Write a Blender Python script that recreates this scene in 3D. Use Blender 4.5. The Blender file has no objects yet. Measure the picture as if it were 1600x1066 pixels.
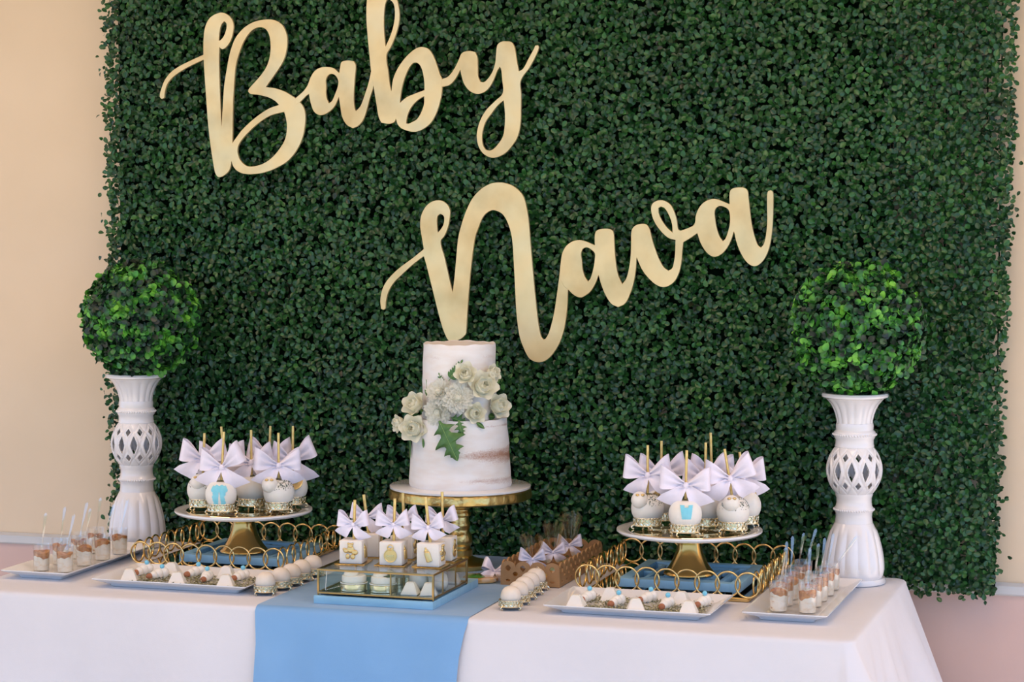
import bpy, bmesh, math, random
import numpy as np
from mathutils import Vector, Matrix

random.seed(7); rng = np.random.default_rng(11)
PI = math.pi
scene = bpy.context.scene
COL = scene.collection

# ------------------------------------------------------------------ camera
TZ = 0.75                                   # table top height
FPX = 3600.0                                # focal length in pixels of the 1600 px frame
YAW = math.atan(0.315)
PITCH = math.atan((533 - 290) / FPX)
CAM = Vector((1.66, -4.8, TZ + 0.865))
FWD = Vector((-math.sin(YAW) * math.cos(PITCH), math.cos(YAW) * math.cos(PITCH), -math.sin(PITCH)))
RGT = Vector((math.cos(YAW), math.sin(YAW), 0))
UPV = RGT.cross(FWD)
cam_data = bpy.data.cameras.new('camera')
cam_data.sensor_width = 36; cam_data.lens = 36 * FPX / 1600
cam_data.clip_start = 0.05; cam_data.clip_end = 200
cam = bpy.data.objects.new('camera', cam_data); COL.objects.link(cam)
rot = Matrix((RGT, UPV, -FWD)).transposed().to_4x4()
cam.matrix_world = Matrix.Translation(CAM) @ rot
scene.camera = cam

# ------------------------------------------------------------------ light
world = bpy.data.worlds.new('sky'); scene.world = world; world.use_nodes = True
bg = world.node_tree.nodes['Background']
bg.inputs[0].default_value = (0.42, 0.62, 1.0, 1); bg.inputs[1].default_value = 1.5
sun_data = bpy.data.lights.new('sun', 'SUN'); sun_data.energy = 7.0; sun_data.angle = 0.01
sun_data.color = (1, 0.93, 0.82)
sun = bpy.data.objects.new('sun', sun_data); COL.objects.link(sun)
sun.rotation_euler = Vector((-0.25, 0.80, -1.0)).to_track_quat('-Z', 'Y').to_euler()
sun.location = (2, -8, 8)
for lx in (-1.4, 1.0):                        # two unseen warm area lights, added overhead to brighten the table top
    ld = bpy.data.lights.new('overhead_fill', 'AREA'); ld.shape = 'RECTANGLE'; ld.size = 1.2; ld.size_y = 0.6
    ld.energy = 9; ld.color = (1.0, 0.74, 0.55)
    lo = bpy.data.objects.new('overhead_fill', ld); COL.objects.link(lo); lo.location = (lx, -0.95, 2.62)
vs = scene.view_settings
vs.view_transform = 'Standard'; vs.look = 'None'; vs.gamma = 1; vs.use_curve_mapping = False
vs.exposure = 0.30
scene.cycles.max_bounces = 8; scene.cycles.diffuse_bounces = 4; scene.cycles.glossy_bounces = 4
scene.cycles.transmission_bounces = 6; scene.cycles.transparent_max_bounces = 24
scene.cycles.caustics_reflective = False; scene.cycles.caustics_refractive = False
scene.cycles.use_denoising = True

# ------------------------------------------------------------------ materials
def nmat(name, col, rough=0.5, metal=0.0, spec=0.5, sheen=0, coat=0, sss=0):
    m = bpy.data.materials.new(name); m.use_nodes = True
    b = m.node_tree.nodes['Principled BSDF']
    b.inputs['Base Color'].default_value = (*col, 1); b.inputs['Roughness'].default_value = rough
    b.inputs['Metallic'].default_value = metal; b.inputs['Specular IOR Level'].default_value = spec
    b.inputs['Sheen Weight'].default_value = sheen; b.inputs['Coat Weight'].default_value = coat
    if sss:
        b.inputs['Subsurface Weight'].default_value = sss; b.inputs['Subsurface Scale'].default_value = 0.004
        b.inputs['Subsurface Radius'].default_value = (1, 0.7, 0.5)
    return m

def N(m, kind, **kw):
    n = m.node_tree.nodes.new(kind)
    for k, v in kw.items():
        if k.startswith('i_'): n.inputs[int(k[2:])].default_value = v
        else: setattr(n, k, v)
    return n
def LK(m, a, b): m.node_tree.links.new(a, b)
def PB(m): return m.node_tree.nodes['Principled BSDF']
def coords(m, kind='Object', scale=(1, 1, 1)):
    tc = N(m, 'ShaderNodeTexCoord'); mp = N(m, 'ShaderNodeMapping'); mp.inputs['Scale'].default_value = scale
    LK(m, tc.outputs[kind], mp.inputs[0]); return mp.outputs[0]
def noise(m, vec, scale, detail=3, rough=0.5):
    n = N(m, 'ShaderNodeTexNoise'); n.inputs['Scale'].default_value = scale
    n.inputs['Detail'].default_value = detail; n.inputs['Roughness'].default_value = rough
    if vec is not None: LK(m, vec, n.inputs['Vector'])
    return n.outputs['Fac']
def ramp(m, fac, stops, interp='LINEAR'):
    r = N(m, 'ShaderNodeValToRGB'); r.color_ramp.interpolation = interp
    e = r.color_ramp.elements
    while len(e) < len(stops): e.new(0.5)
    for el, (p, c) in zip(e, stops):
        el.position = p; el.color = (*c, 1) if len(c) == 3 else c
    LK(m, fac, r.inputs[0]); return r.outputs[0]
def bump(m, h, strength=0.3, dist=0.002):
    b = N(m, 'ShaderNodeBump'); b.inputs['Strength'].default_value = strength; b.inputs['Distance'].default_value = dist
    LK(m, h, b.inputs['Height']); LK(m, b.outputs[0], PB(m).inputs['Normal'])
def mixc(m, fac, a, b, blend='MIX'):
    n = N(m, 'ShaderNodeMix', data_type='RGBA', blend_type=blend)
    for sock, v in ((0, fac), (6, a), (7, b)):
        if hasattr(v, 'is_linked') or hasattr(v, 'links'): LK(m, v, n.inputs[sock])
        elif isinstance(v, tuple): n.inputs[sock].default_value = (*v, 1)
        else: n.inputs[sock].default_value = v
    return n.outputs[2]
def mathn(m, op, a, b=0.0):
    n = N(m, 'ShaderNodeMath', operation=op)
    for i, v in enumerate((a, b)):
        if hasattr(v, 'links'): LK(m, v, n.inputs[i])
        else: n.inputs[i].default_value = v
    return n.outputs[0]
def var_mat(name, c1, c2, scale, rough=0.5, metal=0, bstr=0, bscale=None, bdist=0.001, stretch=(1, 1, 1), lo=0.35, hi=0.65, **kw):
    m = nmat(name, c1, rough, metal, **kw)
    v = coords(m, 'Object', stretch)
    LK(m, ramp(m, noise(m, v, scale), [(lo, c1), (hi, c2)]), PB(m).inputs['Base Color'])
    if bstr: bump(m, noise(m, v, bscale or scale * 4, 4), bstr, bdist)
    return m
def clear_mat(name, tint=(1, 1, 1), ior=1.45, rough=0.02, extra=0.0, gcol=(1, 1, 1)):
    """thin clear plastic or glass: light passes, Fresnel reflects"""
    m = bpy.data.materials.new(name); m.use_nodes = True; nt = m.node_tree; nt.nodes.clear()
    o = N(m, 'ShaderNodeOutputMaterial'); t = N(m, 'ShaderNodeBsdfTransparent'); g = N(m, 'ShaderNodeBsdfGlossy')
    t.inputs[0].default_value = (*tint, 1); g.inputs['Roughness'].default_value = rough
    g.inputs['Color'].default_value = (*gcol, 1)
    fr = N(m, 'ShaderNodeFresnel'); ge = N(m, 'ShaderNodeNewGeometry')
    mi = N(m, 'ShaderNodeMix'); LK(m, ge.outputs['Backfacing'], mi.inputs[0]); mi.inputs[2].default_value = ior; mi.inputs[3].default_value = 1 / ior
    LK(m, mi.outputs[0], fr.inputs[0])
    mx = N(m, 'ShaderNodeMixShader'); LK(m, mathn(m, 'ADD', fr.outputs[0], extra), mx.inputs[0])
    LK(m, t.outputs[0], mx.inputs[1]); LK(m, g.outputs[0], mx.inputs[2]); LK(m, mx.outputs[0], o.inputs[0])
    return m
def leaf_mat(name, stops, clump=0.0, clump_scale=20, rough=0.35):
    m = nmat(name, stops[0][1], rough, spec=0.5)
    g = N(m, 'ShaderNodeNewGeometry'); oi = N(m, 'ShaderNodeObjectInfo')
    r = mathn(m, 'FRACT', mathn(m, 'ADD', g.outputs['Random Per Island'], oi.outputs['Random']))
    if clump:
        nz = noise(m, g.outputs['Position'], clump_scale, 2)
        r = mathn(m, 'ADD', mathn(m, 'MULTIPLY', r, 1 - clump), mathn(m, 'MULTIPLY', mathn(m, 'MULTIPLY_ADD', nz, 2.0), clump))
        r.node.inputs[1].links[0].from_node.inputs[0].links[0].from_node.inputs[2].default_value = -0.5
    LK(m, ramp(m, r, stops), PB(m).inputs['Base Color'])
    PB(m).inputs['Transmission Weight'].default_value = 0
    return m

def thin_translucent(m, amt=0.4, col=(0.9, 0.88, 0.75)):
    out = m.node_tree.nodes['Material Output']; t = N(m, 'ShaderNodeBsdfTranslucent'); t.inputs[0].default_value = (*col, 1)
    mx = N(m, 'ShaderNodeMixShader'); mx.inputs[0].default_value = amt
    LK(m, PB(m).outputs[0], mx.inputs[1]); LK(m, t.outputs[0], mx.inputs[2]); LK(m, mx.outputs[0], out.inputs[0])
M = {}
M['wall'] = var_mat('cream plaster', (0.76, 0.60, 0.42), (0.80, 0.64, 0.46), 2.5, 0.85, bstr=0.25, bscale=14, bdist=0.004)
M['wall_low'] = var_mat('pink tan plaster', (0.66, 0.46, 0.40), (0.70, 0.50, 0.44), 3, 0.85, bstr=0.25, bscale=18, bdist=0.004)
M['strip'] = var_mat('grey painted metal', (0.55, 0.55, 0.55), (0.66, 0.66, 0.65), 9, 0.45, bstr=0.1, bscale=40, stretch=(0.3, 1, 1))
M['ground'] = var_mat('dull lawn', (0.07, 0.11, 0.05), (0.10, 0.14, 0.06), 3, 0.9, bstr=0.2, bscale=30)
M['floor'] = var_mat('warm paving', (0.62, 0.55, 0.49), (0.70, 0.62, 0.55), 3, 0.9, bstr=0.2, bscale=30)
M['ceiling'] = var_mat('warm ceiling board', (0.88, 0.68, 0.52), (0.90, 0.71, 0.55), 3, 0.9, bstr=0.1)
def cloth(name, c1, c2, rough=0.75, sheen=0.15, fine=900):
    m = nmat(name, c1, rough, spec=0.3, sheen=sheen)
    v = coords(m)
    LK(m, ramp(m, noise(m, v, 4, 3), [(0.35, c1), (0.65, c2)]), PB(m).inputs['Base Color'])
    a = mathn(m, 'MULTIPLY', noise(m, v, 9, 3), 3.0); b = mathn(m, 'MULTIPLY', noise(m, v, fine, 1), 0.12)
    bump(m, mathn(m, 'ADD', a, b), 0.35, 0.004)
    return m
M['cloth'] = cloth('white cotton cloth', (0.70, 0.68, 0.70), (0.73, 0.71, 0.73))
M['runner'] = cloth('blue satin runner', (0.18, 0.37, 0.63), (0.21, 0.41, 0.67), 0.5, 0.7)
PB(M['runner']).inputs['Sheen Tint'].default_value = (1, 0.82, 0.68, 1); PB(M['runner']).inputs['Sheen Roughness'].default_value = 0.35
M['leaf'] = leaf_mat('hedge leaf', [(0.0, (0.008, 0.030, 0.012)), (0.07, (0.020, 0.024, 0.010)), (0.13, (0.008, 0.044, 0.014)), (0.5, (0.014, 0.076, 0.018)), (0.82, (0.026, 0.125, 0.024)), (1.0, (0.070, 0.210, 0.035))], 0.35, 9, 0.32)
M['mat_dark'] = var_mat('dark plastic mat', (0.003, 0.009, 0.004), (0.006, 0.016, 0.007), 60, 1.0, spec=0.0)
M['topi'] = leaf_mat('topiary leaf', [(0.20, (0.012, 0.022, 0.016)), (0.38, (0.012, 0.045, 0.020)), (0.50, (0.022, 0.12, 0.028)), (0.64, (0.065, 0.30, 0.03)), (0.90, (0.20, 0.54, 0.055))], 0.66, 26, 0.42)
m = nmat('brushed gold paint', (0.70, 0.50, 0.24), 0.34, 0.55)
v = coords(m, 'Object', (1, 1, 1))
LK(m, ramp(m, noise(m, v, 9, 4), [(0.3, (0.70, 0.51, 0.24)), (0.55, (0.86, 0.67, 0.35)), (0.8, (0.92, 0.75, 0.43))]), PB(m).inputs['Base Color'])
LK(m, ramp(m, noise(m, v, 14, 4), [(0.3, (0.28,) * 3), (0.7, (0.5,) * 3)]), PB(m).inputs['Roughness'])
bump(m, noise(m, coords(m, 'Object', (40, 40, 400)), 4, 3), 0.05, 0.001)
M['sign'] = m
M['ceramic'] = var_mat('white glazed ceramic', (0.80, 0.765, 0.755), (0.83, 0.80, 0.79), 6, 0.12, coat=0.6, bstr=0.05, bscale=20)
M['plate'] = nmat('white porcelain', (0.83, 0.81, 0.80), 0.12, coat=0.5)
M['gold'] = nmat('polished gold', (0.83, 0.58, 0.24), 0.16, 1.0)
M['palegold'] = nmat('pale gold', (0.88, 0.80, 0.58), 0.24, 1.0)
M['goldbrown'] = nmat('gold glaze', (0.62, 0.37, 0.10), 0.13, 0.9, coat=0.4)
m = nmat('gold leaf', (0.80, 0.55, 0.2), 0.28, 1.0)
v = coords(m); bump(m, noise(m, v, 70, 3), 0.5, 0.004); M['goldleaf'] = m
M['brass'] = nmat('aged brass', (0.36, 0.24, 0.10), 0.30, 1.0)
M['mirror'] = nmat('mirror', (0.62, 0.60, 0.56), 0.03, 1.0)
M['goldmirror'] = nmat('gold mirror plate', (0.80, 0.66, 0.42), 0.06, 1.0)
M['goldstick'] = var_mat('gold foil stick', (0.95, 0.70, 0.28), (0.86, 0.57, 0.18), 120, 0.3, 0.6)
m = nmat('white satin lit lavender', (0.86, 0.79, 0.875), 0.38, sheen=0.3)  # lavender tint of the blue light is put into the ribbon colour
bump(m, noise(m, coords(m, 'Object', (1, 1, 12)), 60, 2), 0.12, 0.002); M['satin'] = m
M['choc'] = var_mat('white chocolate', (0.86, 0.80, 0.70), (0.89, 0.84, 0.75), 25, 0.38, sss=0.15, bstr=0.1, bscale=60)
M['fondant'] = var_mat('cream cake coating', (0.85, 0.775, 0.68), (0.88, 0.82, 0.73), 30, 0.5, sss=0.15, bstr=0.15, bscale=90)
M['dome'] = var_mat('ivory shell', (0.80, 0.69, 0.56), (0.84, 0.74, 0.62), 30, 0.45, sss=0.2, bstr=0.2, bscale=150, bdist=0.0008)
M['goldsugar'] = nmat('gold sugar ornament', (0.72, 0.55, 0.25), 0.33, 0.85)
M['blueicing'] = var_mat('sky blue icing', (0.20, 0.62, 0.74), (0.27, 0.70, 0.80), 50, 0.5)
M['bluebead'] = nmat('blue pearl', (0.20, 0.62, 0.80), 0.2, coat=0.5)
M['almond'] = var_mat('brown almond', (0.30, 0.10, 0.045), (0.42, 0.16, 0.07), 80, 0.5, bstr=0.3, bscale=160)
M['bluewood'] = var_mat('sky blue painted wood', (0.28, 0.51, 0.66), (0.33, 0.57, 0.72), 14, 0.45, bstr=0.1, bscale=60, stretch=(1, 6, 1))
M['mdf'] = var_mat('brown fibreboard', (0.36, 0.19, 0.075), (0.44, 0.25, 0.11), 20, 0.6, bstr=0.1, bscale=200)
M['clear'] = clear_mat('clear plastic', (0.99, 0.99, 0.99), 1.45, 0.03, 0.03)
M['glass'] = clear_mat('glass pane', (0.96, 0.98, 0.98), 1.35, 0.01, 0.01)
M['cello'] = clear_mat('cellophane', (0.92, 0.86, 0.76), 1.45, 0.08, 0.06, (1.0, 0.86, 0.66))
M['spoon'] = clear_mat('clear plastic spoon', (0.95, 0.95, 0.94), 1.5, 0.12, 0.08)
m = nmat('whipped cream pudding', (0.82, 0.70, 0.52), 0.5)
v = coords(m, 'Object', (1, 1, 2.2)); nz = noise(m, v, 55, 3)
LK(m, ramp(m, nz, [(0.30, (0.50, 0.24, 0.10)), (0.36, (0.86, 0.72, 0.52)), (0.5, (0.93, 0.86, 0.72))]), PB(m).inputs['Base Color'])
bump(m, noise(m, v, 90, 3), 0.5, 0.003); M['pudding'] = m
M['caramel'] = var_mat('caramel crumb', (0.33, 0.10, 0.03), (0.62, 0.29, 0.10), 60, 0.4, bstr=0.5, bscale=160, bdist=0.002)
M['herb'] = leaf_mat('green and ivory crumbs', [(0.0, (0.10, 0.10, 0.035)), (0.4, (0.22, 0.21, 0.09)), (0.7, (0.45, 0.42, 0.25)), (1.0, (0.65, 0.62, 0.48))], 0, 1, 0.7)
M['sprinkle'] = nmat('dark green sprinkles', (0.03, 0.06, 0.035), 0.6)
M['olive'] = nmat('olive caramel', (0.16, 0.15, 0.04), 0.3)
M['petal'] = var_mat('ivory rose petal', (0.94, 0.91, 0.72), (0.96, 0.94, 0.82), 30, 0.55)
M['mum'] = var_mat('white chrysanthemum petal', (0.89, 0.88, 0.78), (0.92, 0.91, 0.84), 30, 0.55)
thin_translucent(M['petal'], 0.25, (0.97, 0.94, 0.76)); thin_translucent(M['mum'], 0.45, (0.95, 0.94, 0.86))
M['greenleaf'] = var_mat('fresh green leaf', (0.055, 0.15, 0.035), (0.09, 0.21, 0.05), 60, 0.45)
M['stemgreen'] = nmat('pale green stem', (0.22, 0.36, 0.10), 0.5)
M['cookie'] = var_mat('golden biscuit', (0.58, 0.36, 0.15), (0.68, 0.45, 0.21), 40, 0.7, bstr=0.2, bscale=120)
M['greenicing'] = nmat('green icing', (0.10, 0.42, 0.10), 0.5)
M['mint'] = nmat('pale green icing', (0.40, 0.60, 0.45), 0.5)
M['tablewood'] = nmat('grey folding table', (0.5, 0.5, 0.5), 0.6)
M['raffia'] = nmat('tan twist tie', (0.45, 0.28, 0.12), 0.6)
# frosting of the naked cake: white cream scraped thin, sponge showing in bands
def cake_mat(name, bands):
    m = nmat(name, (0.85, 0.8, 0.76), 0.6, sss=0.1)
    v = coords(m, 'Object', (1, 1, 3.2)); tc = N(m, 'ShaderNodeTexCoord'); sp = N(m, 'ShaderNodeSeparateXYZ')
    LK(m, tc.outputs['Object'], sp.inputs[0])
    big = noise(m, coords(m, 'Object', (0.9, 0.9, 3.0)), 13, 4, 0.6); fine = noise(m, v, 260, 2, 0.7)
    acc = None
    for zc, hw, xb, thr, wt in bands:          # height, half height, x bias
        d = mathn(m, 'ABSOLUTE', mathn(m, 'SUBTRACT', sp.outputs[2], zc))
        s = mathn(m, 'SUBTRACT', 1.0, mathn(m, 'DIVIDE', d, hw)); s.node.use_clamp = True
        xx = mathn(m, 'MULTIPLY', sp.outputs[0], xb)
        q = mathn(m, 'ADD', mathn(m, 'ADD', mathn(m, 'MULTIPLY', s, 0.55), big), xx)
        q = mathn(m, 'ADD', q, mathn(m, 'MULTIPLY', fine, 0.55))
        q = mathn(m, 'MULTIPLY', mathn(m, 'SUBTRACT', q, thr), wt); q.node.use_clamp = True
        s2 = mathn(m, 'MULTIPLY', s, 3.0); s2.node.use_clamp = True
        q = mathn(m, 'MULTIPLY', q, s2)
        acc = q if acc is None else mathn(m, 'MAXIMUM', acc, q)
    base = ramp(m, noise(m, v, 16, 4), [(0.30, (0.82, 0.745, 0.68)), (0.6, (0.87, 0.84, 0.81))])
    LK(m, mixc(m, acc, base, (0.42, 0.21, 0.13)), PB(m).inputs['Base Color'])
    bump(m, mathn(m, 'ADD', noise(m, coords(m, 'Object', (1, 1, 5)), 10, 3), mathn(m, 'MULTIPLY', fine, 0.2)), 0.15, 0.004)
    return m
M['cake1'] = cake_mat('scraped white frosting of lower tier', [(0.074, 0.026, 3.2, 1.22, 2.6), (0.020, 0.018, 2.5, 1.36, 2.2), (0.140, 0.010, 1.5, 1.40, 2.5)])
M['cake2'] = cake_mat('scraped white frosting of upper tier', [(0.140, 0.020, -0.5, 1.36, 1.6), (0.07, 0.03, -2.5, 1.40, 1.2)])

# ------------------------------------------------------------------ builders
class MB:
    def __init__(s): s.V = []; s.F = []; s.mi = []
    def add(s, V, F, mat=None, mi=0):
        o = len(s.V)
        s.V += [tuple(mat @ Vector(v)) for v in V] if mat is not None else [tuple(v) for v in V]
        s.F += [tuple(i + o for i in f) for f in F]; s.mi += [mi] * len(F); return s
    def box(s, c, d, mat=None, bev=0.0):
        x, y, z = (k / 2 for k in d)
        if bev:
            bm = bmesh.new(); bmesh.ops.create_cube(bm, size=1)
            for v in bm.verts: v.co = Vector((v.co.x * d[0], v.co.y * d[1], v.co.z * d[2])) + Vector(c)
            bmesh.ops.bevel(bm, geom=bm.edges[:], offset=bev, segments=2, affect='EDGES', profile=0.6)
            bm.verts.index_update()
            s.add([v.co.copy() for v in bm.verts], [[v.index for v in f.verts] for f in bm.faces], mat); bm.free(); return s
        V = [(c[0] + i * x, c[1] + j * y, c[2] + k * z) for k in (-1, 1) for j in (-1, 1) for i in (-1, 1)]
        return s.add(V, [(0, 2, 3, 1), (4, 5, 7, 6), (0, 1, 5, 4), (2, 6, 7, 3), (0, 4, 6, 2), (1, 3, 7, 5)], mat)
    def lathe(s, prof, n=32, mat=None, fl=None, cap=True):
        V = []; F = []
        for r, z in prof:
            for i in range(n):
                a = 2 * PI * i / n; k = fl(a, z) if fl else 1.0
                V.append((r * k * math.cos(a), r * k * math.sin(a), z))
        for j in range(len(prof) - 1):
            for i in range(n):
                F.append((j * n + i, j * n + (i + 1) % n, (j + 1) * n + (i + 1) % n, (j + 1) * n + i))
        if cap:
            F.append(tuple(range(n - 1, -1, -1))); F.append(tuple((len(prof) - 1) * n + i for i in range(n)))
        return s.add(V, F, mat)
    def tube(s, pts, r, n=8, closed=False, mat=None, cap=True):
        P = [Vector(p) for p in pts]; m = len(P); V = []; F = []
        R = r if isinstance(r, (list, tuple)) else [r] * m
        prev = None
        for i, p in enumerate(P):
            a = P[(i - 1) % m] if (closed or i > 0) else p; b = P[(i + 1) % m] if (closed or i < m - 1) else p
            t = (b - a).normalized()
            if prev is None: u = t.orthogonal().normalized()
            else: u = (prev - t * prev.dot(t)).normalized()
            prev = u; w = t.cross(u)
            for k in range(n):
                q = 2 * PI * k / n; V.append(p + (u * math.cos(q) + w * math.sin(q)) * R[i])
        for i in range(m if closed else m - 1):
            j = (i + 1) % m
            for k in range(n): F.append((i * n + k, i * n + (k + 1) % n, j * n + (k + 1) % n, j * n + k))
        if cap and not closed:
            F.append(tuple(range(n - 1, -1, -1))); F.append(tuple((m - 1) * n + k for k in range(n)))
        return s.add(V, F, mat)
    def ball(s, c, r, nu=16, nv=10, mat=None):
        r = r if isinstance(r, (list, tuple)) else (r, r, r)
        V = [(c[0], c[1], c[2] - r[2])]; F = []
        for j in range(1, nv):
            p = -PI / 2 + PI * j / nv
            for i in range(nu):
                a = 2 * PI * i / nu
                V.append((c[0] + r[0] * math.cos(p) * math.cos(a), c[1] + r[1] * math.cos(p) * math.sin(a), c[2] + r[2] * math.sin(p)))
        V.append((c[0], c[1], c[2] + r[2])); T = len(V) - 1
        for i in range(nu):
            F.append((0, 1 + (i + 1) % nu, 1 + i)); F.append((T, T - nu + i, T - nu + (i + 1) % nu))
        for j in range(nv - 2):
            for i in range(nu):
                a = 1 + j * nu; F.append((a + i, a + (i + 1) % nu, a + nu + (i + 1) % nu, a + nu + i))
        return s.add(V, F, mat)
    def grid(s, fn, nu, nv, mat=None):
        V = [fn(i / (nu - 1), j / (nv - 1)) for j in range(nv) for i in range(nu)]
        F = [(j * nu + i, j * nu + i + 1, (j + 1) * nu + i + 1, (j + 1) * nu + i) for j in range(nv - 1) for i in range(nu - 1)]
        return s.add(V, F, mat)
    def loft(s, loops, mat=None, cap0=True, cap1=True):
        n = len(loops[0]); V = [p for l in loops for p in l]; F = []
        for j in range(len(loops) - 1):
            for i in range(n): F.append((j * n + i, j * n + (i + 1) % n, (j + 1) * n + (i + 1) % n, (j + 1) * n + i))
        if cap0: F.append(tuple(range(n - 1, -1, -1)))
        if cap1: F.append(tuple((len(loops) - 1) * n + i for i in range(n)))
        return s.add(V, F, mat)
    def mesh(s, name, mat, smooth=40):
        me = bpy.data.meshes.new(name); me.from_pydata(s.V, [], s.F); me.update()
        if smooth:
            me.polygons.foreach_set('use_smooth', [True] * len(me.polygons))
            me.set_sharp_from_angle(angle=math.radians(smooth))
        me.materials.append(M[mat] if isinstance(mat, str) else mat); return me
    def build(s, name, mat, parent=None, loc=(0, 0, 0), rotz=0, smooth=40):
        return link(name, s.mesh(name, mat, smooth), parent, loc, rotz)

def link(name, data, parent=None, loc=(0, 0, 0), rotz=0):
    o = bpy.data.objects.new(name, data); COL.objects.link(o)
    o.location = loc; o.rotation_euler = (0, 0, rotz); o.parent = parent; return o
def tag(o, label, cat, group=None, kind=None):
    o['label'] = label; o['category'] = cat
    if group: o['group'] = group
    if kind: o['kind'] = kind
    return o
def thing(name, label, cat, loc=(0, 0, 0), rotz=0, group=None):
    o = bpy.data.objects.new(name, None); COL.objects.link(o); o.empty_display_size = 0.02
    o.location = loc; o.rotation_euler = (0, 0, rotz); return tag(o, label, cat, group)
def T(x, y, z=0): return (x, y, TZ + z)     # a point on the table
def dup(root, loc, rotz=0, label=None, group=None):
    def cp(o, par):
        c = o.copy(); COL.objects.link(c); c.parent = par
        for ch in o.children: cp(ch, c)
        return c
    r = cp(root, None); r.location = loc; r.rotation_euler = (0, 0, rotz)
    if label: r['label'] = label
    if group: r['group'] = group
    return r
def struct(o): o['kind'] = 'structure'; return o
def solid(o, t, off=0):
    md = o.modifiers.new('solid', 'SOLIDIFY'); md.thickness = t; md.offset = off; return o
def at_y(u, v, Y):                          # world point of a frame pixel on the vertical plane y = Y
    d = FWD + RGT * ((u - 800) / FPX) + UPV * ((533 - v) / FPX)
    return CAM + d * ((Y - CAM.y) / d.y)
def RX(a): return Matrix.Rotation(a, 4, 'X')
def RY(a): return Matrix.Rotation(a, 4, 'Y')
def RZ(a): return Matrix.Rotation(a, 4, 'Z')
def TR(*p): return Matrix.Translation(p)

# ------------------------------------------------------------------ setting
WY = 0.42
ZS0, ZS1 = TZ - 0.052, TZ - 0.024
struct(MB().box((0, WY + 0.1, (ZS1 + 2.8) / 2), (12, 0.2, 2.8 - ZS1)).build('wall_back', 'wall', smooth=0))
struct(MB().box((0, WY + 0.09, ZS0 / 2), (12, 0.2, ZS0)).build('wall_back_lower', 'wall_low', smooth=0))
sp = MB(); sp.loft([[(x, y, z) for y, z in ((WY + 0.05, ZS0), (WY - 0.014, ZS0), (WY - 0.018, ZS0 + 0.004), (WY - 0.018, ZS1 - 0.006), (WY - 0.006, ZS1), (WY + 0.05, ZS1))] for x in (-6, 6)])
struct(sp.build('trim_1', 'strip', smooth=0))
struct(MB().box((0, -1.65, -0.05), (12, 4.3, 0.1)).build('floor', 'floor', smooth=0))
struct(MB().box((0, -18.8, -0.06), (60, 30, 0.1)).build('ground', 'ground', smooth=0))
struct(MB().box((-1.7, -1.6, 2.70), (8.6, 4.1, 0.12)).build('ceiling', 'ceiling', smooth=0))

# ------------------------------------------------------------------ leaves
def leaf_template(L, W, cup=0.25, fold=0.18):
    V = []; rows = [(0.0, 0.08), (0.28, 0.72), (0.62, 1.0), (0.88, 0.66)]
    for t, w in rows:
        z = cup * L * (t * t) * -0.5
        V += [(t * L, -w * W / 2, z + fold * w * W), (t * L, 0, z), (t * L, w * W / 2, z + fold * w * W)]
    V.append((L, 0, -cup * L * 0.5))
    F = []
    for j in range(3):
        a = j * 3; F += [(a, a + 1, a + 4, a + 3), (a + 1, a + 2, a + 5, a + 4)]
    F += [(9, 10, 12), (10, 11, 12)]
    return np.array(V), F
def leaf_frames(base, d, nrm):
    d = d / np.linalg.norm(d, axis=1)[:, None]
    y = np.cross(nrm, d); y /= np.linalg.norm(y, axis=1)[:, None]
    z = np.cross(d, y); return np.stack([d, y, z], axis=2)       # columns
def leaf_mesh(name, tmpl, base, frames, scale, mat):
    TV, TF = tmpl; n = len(base); k = len(TV)
    W = np.einsum('nij,kj->nki', frames, TV) * scale[:, None, None] + base[:, None, :]
    me = bpy.data.meshes.new(name)
    loops = []; starts = []; tot = []; 
    lf = np.concatenate([np.array(f) for f in TF]); ln = np.array([len(f) for f in TF])
    alll = (lf[None, :] + (np.arange(n) * k)[:, None]).ravel()
    allt = np.tile(ln, n); alls = np.concatenate([[0], np.cumsum(allt)[:-1]])
    me.vertices.add(n * k); me.vertices.foreach_set('co', W.astype(np.float32).ravel())
    me.loops.add(len(alll)); me.loops.foreach_set('vertex_index', alll.astype(np.int32))
    me.polygons.add(len(allt)); me.polygons.foreach_set('loop_start', alls.astype(np.int32))
    me.polygons.foreach_set('use_smooth', np.ones(len(allt), dtype=bool))
    me.update(calc_edges=True); me.validate(); me.materials.append(M[mat]); return me
def place_leaves(parent, tmpl, base, frames, scale, mat, pick, name='leaf'):
    """the picked leaves as parts, the others as one part of kind stuff"""
    lm = MB().add(tmpl[0], tmpl[1]).mesh('leaf', mat, 0)
    lm.polygons.foreach_set('use_smooth', [True] * len(lm.polygons))
    for i in pick:
        o = bpy.data.objects.new(name, lm); COL.objects.link(o); o.parent = parent
        mt = Matrix(frames[i].tolist()).to_4x4() @ Matrix.Scale(float(scale[i]), 4); mt.translation = base[i]
        o.matrix_local = mt
    rest = np.setdiff1d(np.arange(len(base)), pick)
    o = link('foliage', leaf_mesh('foliage', tmpl, base[rest], frames[rest], scale[rest], mat), parent); o['kind'] = 'stuff'

# hedge panel -------------------------------------------------------
HZ0, HZ1 = -0.035, 1.56
hedge = thing('boxwood_hedge_panel', 'dark green artificial boxwood hedge backdrop hung on cream wall', 'hedge', T(0, 0, 0))
def hx(z): return -1.0, 1.150 + 0.024 * (z + 0.02)
step = 0.0158; S = []
z = HZ0
while z < HZ1:
    x0, x1 = hx(z); x = x0
    while x < x1:
        S.append((x + random.uniform(-.009, .009), z + random.uniform(-.009, .009))); x += step
    z += step
S = np.array(S); NL = 5
cx = np.repeat(S[:, 0], NL); cz = np.repeat(S[:, 1], NL); n = len(cx)
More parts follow.
